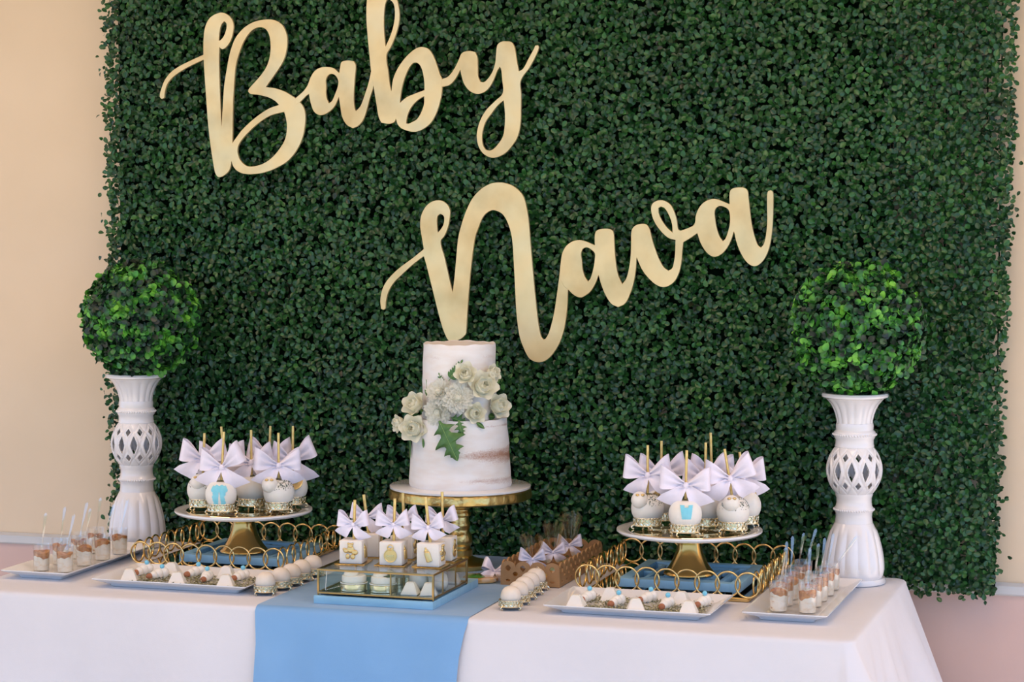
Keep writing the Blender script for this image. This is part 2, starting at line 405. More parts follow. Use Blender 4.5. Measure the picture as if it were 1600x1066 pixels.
# slow swell of the surface so the panel is not flat
sw = 0.010 * np.sin(cx * 9.0 + 1.3 * np.sin(cz * 7)) * np.sin(cz * 8.3 + cx * 2)
ph = rng.uniform(0, 2 * PI, len(S)); ang = np.repeat(ph, NL) + np.tile(np.arange(NL) * 2 * PI / NL, len(S)) + rng.normal(0, 0.35, n)
lay = np.tile(np.array([0, 0.2, 0.45, 0.75, 1.0]), len(S))
dep = np.repeat(rng.uniform(0, 1, len(S)), NL)
el = rng.normal(0.45, 0.35, n)
d = np.stack([np.cos(ang) * np.cos(el), -np.sin(el), np.sin(ang) * np.cos(el)], 1)
nr = np.stack([rng.normal(0, .35, n), -np.ones(n), rng.normal(0.25, .35, n)], 1)
by = 0.385 - 0.028 * lay - 0.018 * dep + sw
base = np.stack([cx + rng.normal(0, .0025, n), by, cz + rng.normal(0, .0025, n)], 1)
sc = rng.uniform(0.75, 1.2, n)
# stray sprigs along the edges
ne = 1500; ez = rng.uniform(HZ0, HZ1, ne); side = rng.integers(0, 2, ne)
ex = np.where(side == 0, -1.0 - rng.exponential(.007, ne), 1.150 + 0.024 * (ez + .02) + rng.exponential(.005, ne))
nb = 500; ez = np.concatenate([ez, HZ0 - rng.exponential(.005, nb)]); ex = np.concatenate([ex, rng.uniform(-1, 1.15, nb)])
ne += nb; ang = rng.uniform(0, 2 * PI, ne); el = rng.normal(.3, .5, ne)
base = np.concatenate([base, np.stack([ex, rng.uniform(.335, .395, ne), ez], 1)])
d = np.concatenate([d, np.stack([np.cos(ang) * np.cos(el), -np.sin(el), np.sin(ang) * np.cos(el)], 1)])
nr = np.concatenate([nr, np.stack([rng.normal(0, .5, ne), -np.ones(ne), rng.normal(.2, .5, ne)], 1)])
sc = np.concatenate([sc, rng.uniform(.6, 1.05, ne)])
nd = 3600; ang = rng.uniform(0, 2 * PI, nd); el = rng.normal(.1, .25, nd)   # inner layer over the open mesh
base = np.concatenate([base, np.stack([rng.uniform(.90, 1.145, nd), rng.uniform(.382, .396, nd), rng.uniform(HZ0, HZ1, nd)], 1)])
d = np.concatenate([d, np.stack([np.cos(ang) * np.cos(el), -np.sin(el), np.sin(ang) * np.cos(el)], 1)])
nr = np.concatenate([nr, np.stack([rng.normal(0, .3, nd), -np.ones(nd), rng.normal(.1, .3, nd)], 1)])
sc = np.concatenate([sc, rng.uniform(.9, 1.3, nd)])
tm = leaf_template(0.0150, 0.0112, 0.35, 0.20)
fr = leaf_frames(base, d, nr)
front = np.where((base[:, 1] < 0.348) & (base[:, 2] > 0.02) & (base[:, 2] < 1.30) & (np.abs(base[:, 0]) < 1.1))[0]
pick = front[np.argsort(-(sc[front] * (1 + 0.12 * base[front, 0])))][:300]
place_leaves(hedge, tm, base, fr, sc, 'leaf', np.sort(pick))
bk = MB(); bk.box((-0.045, 0.4, 0.76), (1.91, 0.012, 1.585)); bk.build('backing_mat', 'mat_dark', hedge, smooth=0)
lt = MB()                                     # open mesh along the right edge: the wall shows through
x = 0.915
while x < 1.16:
    lt.box((x, 0.4, 0.76), (0.003, 0.004, 1.585)); x += 0.03
zz = -0.03
while zz < 1.55:
    lt.box((1.035, 0.4, zz), (0.24, 0.004, 0.003)); zz += 0.03
lt.build('grid_backing', 'mat_dark', hedge, smooth=0)

# script signs ------------------------------------------------------
def smooth_loop(pts, sub=5, corner=52):
    n = len(pts); P = [Vector((p[0], p[1])) for p in pts]; out = []
    sharp = []
    for i in range(n):
        a = (P[i] - P[i - 1]); b = (P[(i + 1) % n] - P[i]); sharp.append(a.length > 0 and b.length > 0 and math.degrees(a.angle(b)) > corner)
    for i in range(n):
        p1, p2 = P[i], P[(i + 1) % n]; p0 = P[i - 1]; p3 = P[(i + 2) % n]
        L = (p2 - p1).length
        def tang(a, b, c, s):
            if s: return None
            t = (c - a); return t.normalized() * L if t.length else None
        m1 = tang(p0, p1, p2, sharp[i]); m2 = tang(p1, p2, p3, sharp[(i + 1) % n])
        if m1 is None: m1 = (p2 - p1)
        if m2 is None: m2 = (p2 - p1)
        for k in range(sub):
            t = k / sub
            h = (2*t**3-3*t*t+1) * p1 + (t**3-2*t*t+t) * m1 + (-2*t**3+3*t*t) * p2 + (t**3-t*t) * m2
            out.append(h)
    return out
SY = 0.318
def sign(name, label, pieces, thick=0.007):
    o0 = at_y(*pieces[0][1], SY)
    bm_all = bmesh.new()
    for pk, (org, (ox, oy), scl, loops) in enumerate(pieces):
        cu = bpy.data.curves.new('outline', 'CURVE'); cu.dimensions = '2D'; cu.fill_mode = 'BOTH'
        cu.extrude = thick / 2; cu.bevel_depth = 0.0006; cu.bevel_resolution = 1; cu.offset = -0.0006
        for lp in loops:
            q = smooth_loop(lp); s_ = cu.splines.new('POLY'); s_.points.add(len(q) - 1); s_.use_cyclic_u = True
            for pt, v in zip(s_.points, q):
                w = at_y(ox + v.x / scl, oy + v.y / scl, SY) - o0; pt.co = (w.x, w.z, 0, 1)
        ob = bpy.data.objects.new('tmp', cu); COL.objects.link(ob)
        dg = bpy.context.evaluated_depsgraph_get(); me = bpy.data.meshes.new_from_object(ob.evaluated_get(dg))
        me.transform(Matrix.Translation((0, -0.0005 * pk, 0)) @ RX(PI / 2)); bm_all.from_mesh(me)
        bpy.data.objects.remove(ob); bpy.data.curves.remove(cu); bpy.data.meshes.remove(me)
    me = bpy.data.meshes.new(name); bm_all.to_mesh(me); bm_all.free(); me.materials.clear(); me.materials.append(M['sign'])
    me.polygons.foreach_set('material_index', [0] * len(me.polygons))
    return tag(link(name, me, None, o0), label, 'sign', 'gold script signs')
Bz = [[(78,560),(88,570),(102,562),(105,530),(118,485),(150,445),(200,408),(260,375),(328,343),(332,420),(342,560),(352,700),(365,820),(380,920),(393,990),(405,1012),(420,1018),(445,1008),(470,985),(483,955),(487,925),(500,960),(525,985),(565,1000),(620,1000),(680,990),(745,965),(810,925),(860,865),(895,790),(910,710),(910,650),(898,610),(878,585),(860,568),(830,548),(790,525),(740,508),(685,500),(745,415),(785,350),(803,290),(808,230),(802,190),(780,145),(740,118),(690,112),(620,125),(560,160),(510,220),(480,300),(460,400),(445,500),(437,620),(430,733),(425,620),(420,500),(416,350),(418,270),(425,278),(437,283),(452,275),(470,255),(488,220),(497,180),(500,150),(492,115),(470,88),(435,73),(395,82),(362,105),(340,145),(330,190),(326,250),(326,315),(260,345),(190,380),(140,415),(105,460),(85,510),(76,545)],
 [(415,235),(418,190),(428,145),(445,122),(458,135),(458,165),(445,205),(428,228)],
 [(493,822),(495,680),(497,580),(503,480),(512,380),(530,310),(560,235),(600,180),(640,158),(680,165),(703,200),(712,260),(708,320),(690,380),(650,440),(588,510),(583,527),(597,540),(640,545),(700,560),(740,582),(760,603),(700,625),(620,680),(550,745),(512,795)],
 [(522,860),(535,820),(580,765),(640,710),(710,665),(790,643),(800,680),(806,730),(795,800),(760,860),(715,910),(670,940),(620,955),(580,955),(550,935),(530,905)]]
az = [[(850,575),(858,563),(900,525),(925,490),(940,450),(960,415),(990,392),(1035,385),(1075,393),(1107,420),(1112,385),(1118,360),(1135,350),(1165,348),(1190,352),(1201,375),(1195,460),(1190,560),(1195,620),(1203,638),(1228,610),(1253,545),(1278,465),(1290,405),(1305,440),(1303,495),(1283,560),(1263,635),(1243,690),(1213,725),(1183,737),(1148,715),(1123,670),(1111,600),(1104,556),(1080,610),(1045,645),(1000,662),(965,645),(945,600),(932,540),(915,553),(880,588),(860,600)],
 [(1032,500),(1030,460),(1042,435),(1062,425),(1085,435),(1100,462),(1100,490),(1085,535),(1065,580),(1047,593),(1035,565),(1030,530)]]
bz = [[(163,0),(160,100),(168,220),(178,320),(187,410),(205,520),(218,600),(230,670),(245,705),(285,712),(318,703),(330,682),(340,715),(365,740),(430,758),(480,745),(530,705),(565,640),(588,560),(595,500),(595,455),(583,430),(570,390),(550,335),(520,285),(478,270),(440,282),(390,325),(345,385),(315,450),(303,525),(295,490),(285,410),(275,318),(300,270),(325,210),(345,140),(350,80),(343,30),(335,0),(300,-40),(240,-60),(195,-40),(170,-10)],
 [(270,268),(263,200),(260,120),(265,40),(275,5),(290,-5),(315,20),(323,60),(322,110),(310,170),(290,225)],
 [(352,592),(358,540),(370,480),(395,410),(420,370),(442,360),(465,372),(482,410),(492,470),(493,518),(440,538),(390,560)],
 [(388,708),(395,665),(415,620),(450,580),(492,552),(490,600),(475,645),(450,685),(420,703),(400,711)]]
yz = [[(590,456),(630,440),(665,395),(690,345),(705,310),(725,297),(755,293),(785,300),(797,330),(800,390),(802,440),(815,470),(835,472),(860,450),(885,410),(900,360),(905,310),(912,260),(935,240),(965,238),(992,242),(1010,270),(1022,340),(1035,410),(1060,395),(1095,330),(1120,285),(1130,262),(1145,260),(1150,275),(1130,325),(1095,390),(1045,465),(1048,540),(1047,620),(1045,700),(1030,780),(995,840),(950,885),(890,907),(840,890),(808,850),(795,800),(797,750),(815,690),(850,630),(900,580),(943,535),(940,460),(933,395),(925,385),(910,410),(890,460),(860,510),(825,535),(790,540),(750,520),(720,480),(705,430),(700,400),(670,455),(635,490),(590,500)],
 [(948,577),(955,640),(955,710),(945,780),(915,830),(880,862),(850,862),(832,840),(824,800),(827,755),(845,700),(880,650),(915,605)]]
Nz = [[(55,730),(68,737),(80,730),(82,690),(95,640),(125,590),(175,540),(230,490),(285,448),(300,500),(330,620),(360,740),(385,830),(405,880),(418,900),(440,905),(480,895),(508,870),(513,850),(518,760),(530,600),(545,450),(560,350),(580,290),(605,235),(640,205),(670,203),(710,225),(740,280),(758,350),(768,480),(775,620),(783,760),(800,880),(825,950),(855,1000),(898,1018),(940,1008),(980,970),(1015,910),(1040,830),(1055,720),(1060,628),(1075,560),(1022,470),(1012,560),(1000,650),(985,750),(960,850),(940,890),(928,896),(915,880),(900,810),(885,680),(870,520),(858,380),(848,260),(835,180),(815,120),(770,75),(720,55),(680,52),(640,60),(590,90),(545,140),(515,200),(490,270),(470,350),(460,450),(450,560),(440,645),(420,560),(395,450),(375,370),(395,340),(415,290),(425,235),(425,200),(410,170),(385,152),(355,148),(320,160),(290,190),(270,235),(266,290),(275,350),(285,410),(230,455),(150,515),(95,570),(65,620),(52,680)],
 [(360,322),(356,280),(358,235),(372,222),(388,228),(395,245),(390,280),(375,305)]]
avaz = [[(75,590),(85,540),(110,495),(150,465),(195,455),(240,463),(303,490),(303,420),(315,392),(345,380),(400,380),(425,395),(432,430),(437,520),(445,610),(460,690),(488,752),(515,715),(535,640),(545,560),(548,480),(552,390),(575,358),(615,345),(650,350),(672,380),(690,450),(712,520),(740,590),(770,640),(800,662),(825,645),(838,600),(845,540),(848,455),(800,440),(750,395),(705,330),(685,270),(685,225),(705,198),(745,185),(785,195),(820,225),(845,280),(858,330),(865,380),(880,392),(930,375),(975,348),(985,290),(1005,240),(1040,200),(1090,178),(1130,180),(1170,195),(1213,213),(1213,140),(1225,112),(1260,100),(1310,102),(1333,120),(1340,165),(1352,270),(1365,360),(1385,440),(1405,490),(1425,506),(1445,480),(1460,410),(1467,320),(1466,200),(1470,130),(1488,117),(1505,130),(1508,200),(1505,320),(1497,420),(1480,510),(1450,580),(1410,622),(1375,632),(1330,605),(1290,545),(1260,470),(1243,395),(1225,450),(1195,510),(1150,555),(1105,568),(1060,540),(1020,480),(995,408),(950,440),(900,470),(893,540),(885,620),(865,690),(830,745),(770,773),(715,755),(660,705),(620,650),(585,570),(580,650),(565,740),(540,820),(505,885),(460,908),(415,885),(375,825),(345,750),(328,688),(310,740),(275,800),(235,832),(205,843),(165,828),(122,788),(90,760),(68,690)],
 [(215,590),(210,550),(222,515),(250,505),(280,520),(303,545),(303,580),(295,640),(275,710),(258,735),(235,700),(220,650)],
 [(828,405),(790,370),(755,320),(735,275),(732,240),(748,228),(775,240),(805,290),(825,350)],
 [(1115,310),(1112,265),(1125,235),(1150,225),(1180,232),(1205,250),(1215,285),(1215,340),(1205,390),(1185,445),(1168,463),(1145,430),(1125,370)]]
sign('script_sign', 'gold cutout script sign reading Baby, upper left on the hedge', [(0, (230, 0), 3.676, Bz), (0, (230, 0), 3.676, az), (0, (530, 0), 3.676, bz), (0, (530, 0), 3.676, yz)])
sign('script_sign', 'gold cutout script name sign hung lower, just above the cake', [(0, (580, 270), 3.438, Nz), (0, (860, 270), 4.324, avaz)])

# ------------------------------------------------------------------ table, cloth, runner
TX0, TX1, TY0, TY1 = -0.955, 0.98, -0.475, 0.275
t = thing('folding_table', 'long folding table under the white cloth', 'table', (0, 0, 0))
MB().box(((TX0 + TX1) / 2, (TY0 + TY1) / 2, TZ - 0.025), (TX1 - TX0 - 0.02, TY1 - TY0 - 0.02, 0.04)).build('table_top', 'tablewood', t)
for x in (TX0 + 0.2, TX1 - 0.2):
    for y in (TY0 + 0.1, TY1 - 0.1): MB().tube([(x, y, 0), (x, y, TZ - 0.045)], 0.015).build('leg', 'tablewood', t)
def perim(r, n_side=60, n_cor=10):
    pts = []
    for (cx_, cy_, a0), ln in zip(((TX1 - r, TY0 + r, -90), (TX1 - r, TY1 - r, 0), (TX0 + r, TY1 - r, 90), (TX0 + r, TY0 + r, 180)), (0, 1, 0, 1)):
        for k in range(n_cor + 1):
            a = math.radians(a0 + 90 * k / n_cor); pts.append(((cx_ + r * math.cos(a), cy_ + r * math.sin(a)), (math.cos(a), math.sin(a))))
        nx = {-90: (TX1, TY1 - r), 0: (TX0 + r, TY1), 90: (TX0, TY0 + r), 180: (TX1 - r, TY0)}[a0]
        p0 = pts[-1][0]; nn = pts[-1][1]; m_ = n_side if a0 in (0, 180) else 36
        for k in range(1, m_): pts.append(((p0[0] + (nx[0] - p0[0]) * k / m_, p0[1] + (nx[1] - p0[1]) * k / m_), nn))
    return pts
def drape(p, nn, dp):
    """outward offset of the hanging cloth at depth dp below the top"""
    x, y = p; out = 0.0
    if nn[0] > 0.3: out += dp * (0.20 + 0.14 * max(0, (y + 0.2) / 0.475))
    if nn[1] < -0.3: out += dp * (0.06 + 0.20 * math.exp(-((x - TX1) / 0.10) ** 2))
    s_ = x * 1.0 + y * 1.3
    f = min(1, dp / 0.25)
    out += f * (0.012 * math.sin(s_ * 17 + 0.6) + 0.008 * math.sin(s_ * 41 + 2 * math.sin(s_ * 9)) + 0.006 * math.sin(s_ * 8 - 1)) * (1.0 if nn[1] > -0.5 else 0.7)
    if nn[1] > 0.3: out *= 0.25
    return out + 0.012 * f
PR = perim(0.03); rows = [(-0.03, 0.0), (-0.012, -0.0004), (-0.005, -0.0022), (-0.001, -0.006), (0.0, -0.012)]
loops = [[(p[0] + nn[0] * o, p[1] + nn[1] * o, TZ + zz) for p, nn in PR] for o, zz in rows]
for dp in np.linspace(0.03, 0.70, 22):
    loops.append([(p[0] + nn[0] * drape(p, nn, dp - 0.012), p[1] + nn[1] * drape(p, nn, dp - 0.012), TZ - dp) for p, nn in PR])
cm = MB(); cm.loft(loops[::-1], cap0=False, cap1=True)
tc_ = cm.build('tablecloth', 'cloth', None, smooth=60)
tag(tc_, 'white tablecloth draped over the long table', 'tablecloth')
RX0, RX1 = -0.257, 0.205
rp = [(TY1 - 0.002, 0.0016)] + [(y, 0.0016) for y in np.linspace(TY1 - 0.04, TY0 + 0.02, 26)]
rows_ = []
for y, zz in rp: rows_.append([(RX0 + (RX1 - RX0) * k / 30, y, TZ + zz) for k in range(31)])
for o, zz in ((-0.012, 0.0012), (-0.004, -0.002), (0.0022, -0.010)): rows_.append([(RX0 + (RX1 - RX0) * k / 30, TY0 - o, TZ + zz) for k in range(31)])
for dp in np.linspace(0.03, 0.42, 18):
    rw = []
    for k in range(31):
        x = RX0 + (RX1 - RX0) * k / 30; g = 0.012 * min(1, dp / 0.1)
        xx = x + (0.5 - k / 30) * 0.02 * min(1, dp / 0.08) - 0.05 * dp
        w = 0.004 * math.sin(k * 0.5 + dp * 5) * min(1, dp / 0.1)
        rw.append((xx, TY0 - drape((xx, TY0), (0, -1), dp - 0.012) - 0.004 - g * 0.4 - abs(w), TZ - dp))
    rows_.append(rw)
rm = MB(); V = [p for r_ in rows_ for p in r_]; nU = 31
rm.add(V, [(j * nU + i, (j + 1) * nU + i, (j + 1) * nU + i + 1, j * nU + i + 1) for j in range(len(rows_) - 1) for i in range(nU - 1)])
tag(rm.build('table_runner', 'runner', None, smooth=60), 'sky blue runner laid across the middle of the table', 'table runner')
RZ_ = 0.0018                                   # height of the runner's top

# ------------------------------------------------------------------ pedestals and topiary balls
def pedestal_parts(root):
    fl = lambda a, z: 1 + 0.035 * (abs(math.cos(7 * a)) - 0.5)
    b = MB(); low = [(0.066, 0.0), (0.070, 0.003), (0.0705, 0.009), (0.068, 0.014)]
    b.lathe(low, 64); b.build('foot_ring', 'ceramic', root)
    def smf(a, z):
        k = min(1, max(0, (z - 0.016) / 0.02)) * min(1, max(0, (0.128 - z) / 0.02)); return 1 + 0.06 * k * (abs(math.cos(7 * a)) - 0.6)
    pr = [(0.062, 0.012), (0.0655, 0.02), (0.0668, 0.03), (0.066, 0.045), (0.064, 0.062), (0.0605, 0.08), (0.0555, 0.099), (0.0505, 0.115), (0.044, 0.128), (0.0415, 0.133)]
    pp = []
    for (r0, z0), (r1, z1) in zip(pr, pr[1:]):
        for k in range(3): pp.append((r0 + (r1 - r0) * k / 3, z0 + (z1 - z0) * k / 3))
    b = MB(); b.lathe(pp + [pr[-1]], 140, fl=smf); b.build('fluted_base', 'ceramic', root)
    b = MB(); b.lathe([(0.041, 0.131), (0.0405, 0.138), (0.0395, 0.146), (0.0400, 0.154), (0.0415, 0.157), (0.043, 0.162), (0.0415, 0.167), (0.0395, 0.170), (0.0383, 0.178), (0.0385, 0.188), (0.041, 0.194), (0.041, 0.199)], 64)
    b.build('lower_neck', 'ceramic', root)
    b = MB(); b.lathe([(0.041, 0.297), (0.043, 0.300), (0.0415, 0.306), (0.0415, 0.315), (0.044, 0.319), (0.0462, 0.326), (0.0445, 0.332), (0.0405, 0.336), (0.0412, 0.345), (0.040, 0.351)], 64)
    b.build('upper_neck', 'ceramic', root)
    for zc, r in ((0.162, 0.0428), (0.326, 0.046)):
        b = MB()
        for k in range(48):
            a = 2 * PI * k / 48; b.ball((r * math.cos(a), r * math.sin(a), zc), 0.0026, 6, 5)
        b.build('bead_ring', 'ceramic', root)
    # pierced bulb
    nt, nz = 288, 64; z0, z1 = 0.197, 0.300; NH = 12
    def rad(u): return 0.040 + 0.0205 * math.sin(PI * u) ** 0.8
    V = []; F = []
    def hole(a, u):
        c = (a * NH / (2 * PI)) % 1 - 0.5; c2 = (a * NH / (2 * PI) + 0.5) % 1 - 0.5
        m1 = abs(c) / 0.24 + (abs(u - 0.5) / 0.21) ** 1.6
        m2 = abs(c2) / 0.24 + abs(u - 0.80) / 0.085
        m3 = abs(c2) / 0.24 + abs(u - 0.20) / 0.085
        return min(m1, m2, m3)
    for j in range(nz + 1):
        u = j / nz
        for i in range(nt):
            a = 2 * PI * i / nt; h = hole(a, u); rr = rad(u) - 0.0018 * max(0, 1 - abs(h - 2.0) / 0.5) + 0.0006 * max(0, 1 - abs(h - 1.2) / 0.4)
            V.append((rr * math.cos(a), rr * math.sin(a), z0 + (z1 - z0) * u))
    for j in range(nz):
        for i in range(nt):
            if hole(2 * PI * (i + .5) / nt, (j + .5) / nz) > 1: F.append((j * nt + i, j * nt + (i + 1) % nt, (j + 1) * nt + (i + 1) % nt, (j + 1) * nt + i))
    o = MB().add(V, F).build('pierced_bulb', 'ceramic', root, smooth=80); solid(o, 0.004, -1)
    pr = [(0.0385, 0.349), (0.0392, 0.358), (0.042, 0.370), (0.046, 0.381), (0.052, 0.392), (0.060, 0.401), (0.067, 0.407)]
    f2 = lambda a, z: 1 + 0.05 * (abs(math.cos(8 * a)) - 0.6) * min(1, max(0, (0.407 - z) / 0.02))
    b = MB(); b.lathe(pr, 128, fl=f2); b.build('fluted_cup', 'ceramic', root)
    b = MB(); b.lathe([(0.066, 0.4055), (0.0715, 0.408), (0.0725, 0.412), (0.070, 0.416), (0.064, 0.417), (0.058, 0.413), (0.052, 0.4075)], 64); b.build('rim', 'ceramic', root)
PL = (-0.852, 0.175); PRt = (0.8735, 0.175)
ped = thing('pedestal', 'white ceramic pierced pedestal holding the left topiary ball', 'pedestal', T(*PL), 0.1, 'white ceramic pedestals')
pedestal_parts(ped)
dup(ped, T(*PRt), 0.32, 'white ceramic pierced pedestal at the right end of the table')
def topiary(loc, r, label, seed):
    g = np.random.default_rng(seed)
    root = thing('topiary_ball', label, 'topiary', loc, 0, 'boxwood topiary balls')
    MB().ball((0, 0, 0), r * 0.82, 32, 20).build('core', 'mat_dark', root)
    n = 1150; i = np.arange(n); ph_ = np.arccos(1 - 2 * (i + .5) / n); th_ = PI * (1 + 5 ** .5) * i
    c = np.stack([np.cos(th_) * np.sin(ph_), np.sin(th_) * np.sin(ph_), np.cos(ph_)], 1) + g.normal(0, .03, (n, 3))
    c /= np.linalg.norm(c, axis=1)[:, None]
    K = 5; nrm = np.repeat(c, K, 0); m_ = len(nrm)
    rv = g.normal(0, 1, (m_, 3)); tg = np.cross(nrm, rv); tg /= np.linalg.norm(tg, axis=1)[:, None]
    e = g.normal(.55, .3, m_)[:, None]; dd = tg * np.cos(e) + nrm * np.sin(e)
    rr = r * (0.80 + 0.13 * np.tile(np.linspace(0, 1, K), n) + np.repeat(g.normal(0, .012, n), K))
    bs = nrm * rr[:, None] + g.normal(0, .002, (m_, 3))
    nn_ = nrm + g.normal(0, .45, (m_, 3)); scl = g.uniform(.75, 1.15, m_)
    tmx = leaf_template(0.0175, 0.0135, 0.3, 0.14); frm = leaf_frames(bs, dd, nn_)
    view = np.array([CAM.x - loc[0], CAM.y - loc[1], CAM.z - loc[2]]); view /= np.linalg.norm(view)
    sco = (bs / r) @ view * scl + 0.5 * (rr / r)
    place_leaves(root, tmx, bs, frm, scl, 'topi', np.sort(np.argsort(-sco)[:300]))
topiary(T(-0.833, 0.172, 0.548), 0.145, 'round green topiary ball on the left pedestal', 3)
topiary(T(0.877, 0.172, 0.557), 0.150, 'round green topiary ball on the right pedestal', 5)

# ------------------------------------------------------------------ shared small builders
FACE = YAW                                     # rotation that turns a thing's front (-Y) to the photographer
def bow_meshes(k, tilt=0.42, seed=0):
    """meshes of a ribbon bow: loop right, loop left, two tails, knot; front is -Y"""
    g = random.Random(seed); out = {}
    def loopf(s, L, hw, tl):
        def fn(a, b):
            t = a; v = b * 2 - 1
            q = math.sin(PI * t); x = L * q ** 0.75
            e = x / L; h = hw * (0.16 + 0.84 * (e * e * (3 - 2 * e)) ** 0.7)
            y = -0.30 * L * math.sin(2 * PI * t) * (0.35 + 0.65 * e) + 0.0022 * k * math.sin(v * 7 + s) * (1 - e) * 3
            xx = x + 0.22 * hw * v * e; z = v * h + 0.05 * L * e
            return (s * (xx * math.cos(tl) - z * math.sin(tl)), y, xx * math.sin(tl) + z * math.cos(tl))
        return fn
    def tailf(s, L, hw, dn):
        def fn(a, b):
            v = b * 2 - 1; t = a * (1 + 0.16 * v * (1 if a > 0.5 else a * 2))
            w = hw * (0.16 + 0.75 * min(1, a * 1.4) ** 0.8)
            x = L * t; z = v * w; y = -0.012 * k * math.sin(PI * a * 0.9) + 0.006 * k * a + 0.003 * k * math.sin(v * 3 + a * 4)
            return (s * (x * math.cos(dn) + z * math.sin(dn)), y, -x * math.sin(dn) + z * math.cos(dn))
        return fn
    for nm, s in (('loop', 1), ('loop2', -1)):
        out[nm] = MB().grid(loopf(s, 0.056 * k * g.uniform(.92, 1.08), 0.024 * k, tilt + g.uniform(-.12, .12)), 21, 8).mesh('loop', 'satin', 0)
    for nm, s in (('tail', 1), ('tail2', -1)):
        out[nm] = MB().grid(tailf(s, 0.056 * k * g.uniform(.92, 1.1), 0.022 * k, 0.70 + g.uniform(-.15, .2)), 12, 7).mesh('tail', 'satin', 0)
    b = MB(); b.ball((0, -0.002 * k, 0), (0.0065 * k, 0.0055 * k, 0.0075 * k), 12, 8)
    out['knot'] = b.mesh('knot', 'satin', 60)
    for k_ in ('loop', 'loop2', 'tail', 'tail2'):
        out[k_].polygons.foreach_set('use_smooth', [True] * len(out[k_].polygons))
    return out
BOWS = [bow_meshes(1.0, (0.42, 0.26, 0.50, 0.34)[s], s) for s in range(4)]
SMALLBOWS = [bow_meshes(0.66, 0.42, 10 + s) for s in range(3)]
def put_bow(parent, meshes, loc, rotz=0, roll=0.0, top=None):
    """a bow as a part with loops, tails and knot as sub-parts (or as a thing when parent is None)"""
    b = bpy.data.objects.new('bow', meshes['knot']); COL.objects.link(b); b.parent = parent
    b.location = loc; b.rotation_euler = (0, roll, rotz)
    for k_ in ('loop', 'loop2', 'tail', 'tail2'):
        o = link('tail' if 'tail' in k_ else 'loop', meshes[k_], b)
    return b

def filigree_parts(root, R, H, foot, n=72):
    """pierced band on curled feet, open cup for a sweet"""
    rows = 10; V = []; F = []
    def keep(a, u):
        c = (a * 14 / (2 * PI)) % 1 - .5; c2 = (a * 14 / (2 * PI) + .5) % 1 - .5
        h1 = math.hypot(c / .30, (u - .62) / .26); h2 = math.hypot(c2 / .26, (u - .36) / .22); h3 = math.hypot(c2 / .16, (u - .82) / .1)
        return min(h1, h2, h3) > 1
    N_ = 14 * 10
    for j in range(rows + 1):
        for i in range(N_):
            a = 2 * PI * i / N_; u = j / rows; w = 0.0006 * math.sin(a * 28 + u * 9)
            V.append(((R + w) * math.cos(a), (R + w) * math.sin(a), foot + H * u))
    for j in range(rows):
        for i in range(N_):
            if keep(2 * PI * (i + .5) / N_, (j + .5) / rows): F.append((j * N_ + i, j * N_ + (i + 1) % N_, (j + 1) * N_ + (i + 1) % N_, (j + 1) * N_ + i))
    # second, inner wall keeps the band solid
    o = MB().add(V, F).build('filigree_band', 'palegold', root, smooth=60); solid(o, 0.0016, -1)
    b = MB(); b.lathe([(R - 0.0042, foot), (R + 0.0008, foot - 0.0008), (R + 0.0012, foot + 0.0012), (R - 0.0030, foot + 0.002), (R - 0.0032, foot + H * 0.9), (R - 0.0042, foot + H * 0.9)], 40, cap=False); b.build('liner', 'palegold', root)
    b = MB(); b.lathe([(R - 0.0035, foot - 0.0005), (R - 0.0035, foot + 0.0015)], 32); b.build('floor_disc', 'palegold', root)
    b = MB()
    for k in range(4):
        a = PI / 4 + k * PI / 2; ca, sa = math.cos(a), math.sin(a); pts = []
        for q in range(9):
            s = q / 8; rr = R - 0.001 + 0.006 * math.sin(PI * s * 0.9) ** 1.3 * (R / 0.03); pts.append((rr * ca, rr * sa, foot * (1 - s) + 0.0012))
        f = MB().tube(pts, [0.0022 - 0.0008 * q / 8 for q in range(9)], 6)
        f.ball((pts[-1][0], pts[-1][1], 0.0019), 0.0019, 8, 6); f.build('foot', 'palegold', root)
stand_big = None; stand_small = None
def fil_stand(loc, label, big, rz=0.0):
    global stand_big, stand_small
    proto = stand_big if big else stand_small; grp = 'gold filigree apple stands' if big else 'gold filigree bonbon stands'
    if proto is None:
        r = thing('filigree_stand', label, 'stand', loc, rz, grp)
        filigree_parts(r, 0.0305 if big else 0.0245, 0.0175 if big else 0.013, 0.0095 if big else 0.008)
        if big: stand_big = r
        else: stand_small = r
        return r
    return dup(proto, loc, rz, label, grp)

# ------------------------------------------------------------------ rectangular platters
def rr_loop(w, d, r, z, n=5):
    L = []
    for sx, sy, a0 in ((1, -1, -90), (1, 1, 0), (-1, 1, 90), (-1, -1, 180)):
        for k in range(n + 1):
            a = math.radians(a0 + 90 * k / n); L.append((sx * (w / 2 - r) + r * math.cos(a), sy * (d / 2 - r) + r * math.sin(a), z))
    return L
def platter(x, y, w, d, label, fl=0.030):
    h = 0.020
    b = MB(); b.loft([rr_loop(w - 2*fl - .006, d - 2*fl - .006, .006, 0.0), rr_loop(w - 2*fl, d - 2*fl, .006, .002), rr_loop(w - 2*fl + .004, d - 2*fl + .004, .006, .006), rr_loop(w - .004, d - .004, .005, h - .003), rr_loop(w, d, .005, h - .001), rr_loop(w - .001, d - .001, .005, h + .0005), rr_loop(w - .008, d - .008, .005, h - .0005), rr_loop(w - 2*fl + .006, d - 2*fl + .006, .006, .0085), rr_loop(w - 2*fl - .004, d - 2*fl - .004, .006, .007)])
    return tag(b.build('platter', 'plate', None, T(x, y, 0.0002), smooth=50), label, 'platter')
platter(-0.843, -0.122, 0.165, 0.445, 'narrow white platter of dessert cups at left table end')
platter(0.819, -0.118, 0.172, 0.452, 'narrow white platter of dessert cups at right table end')
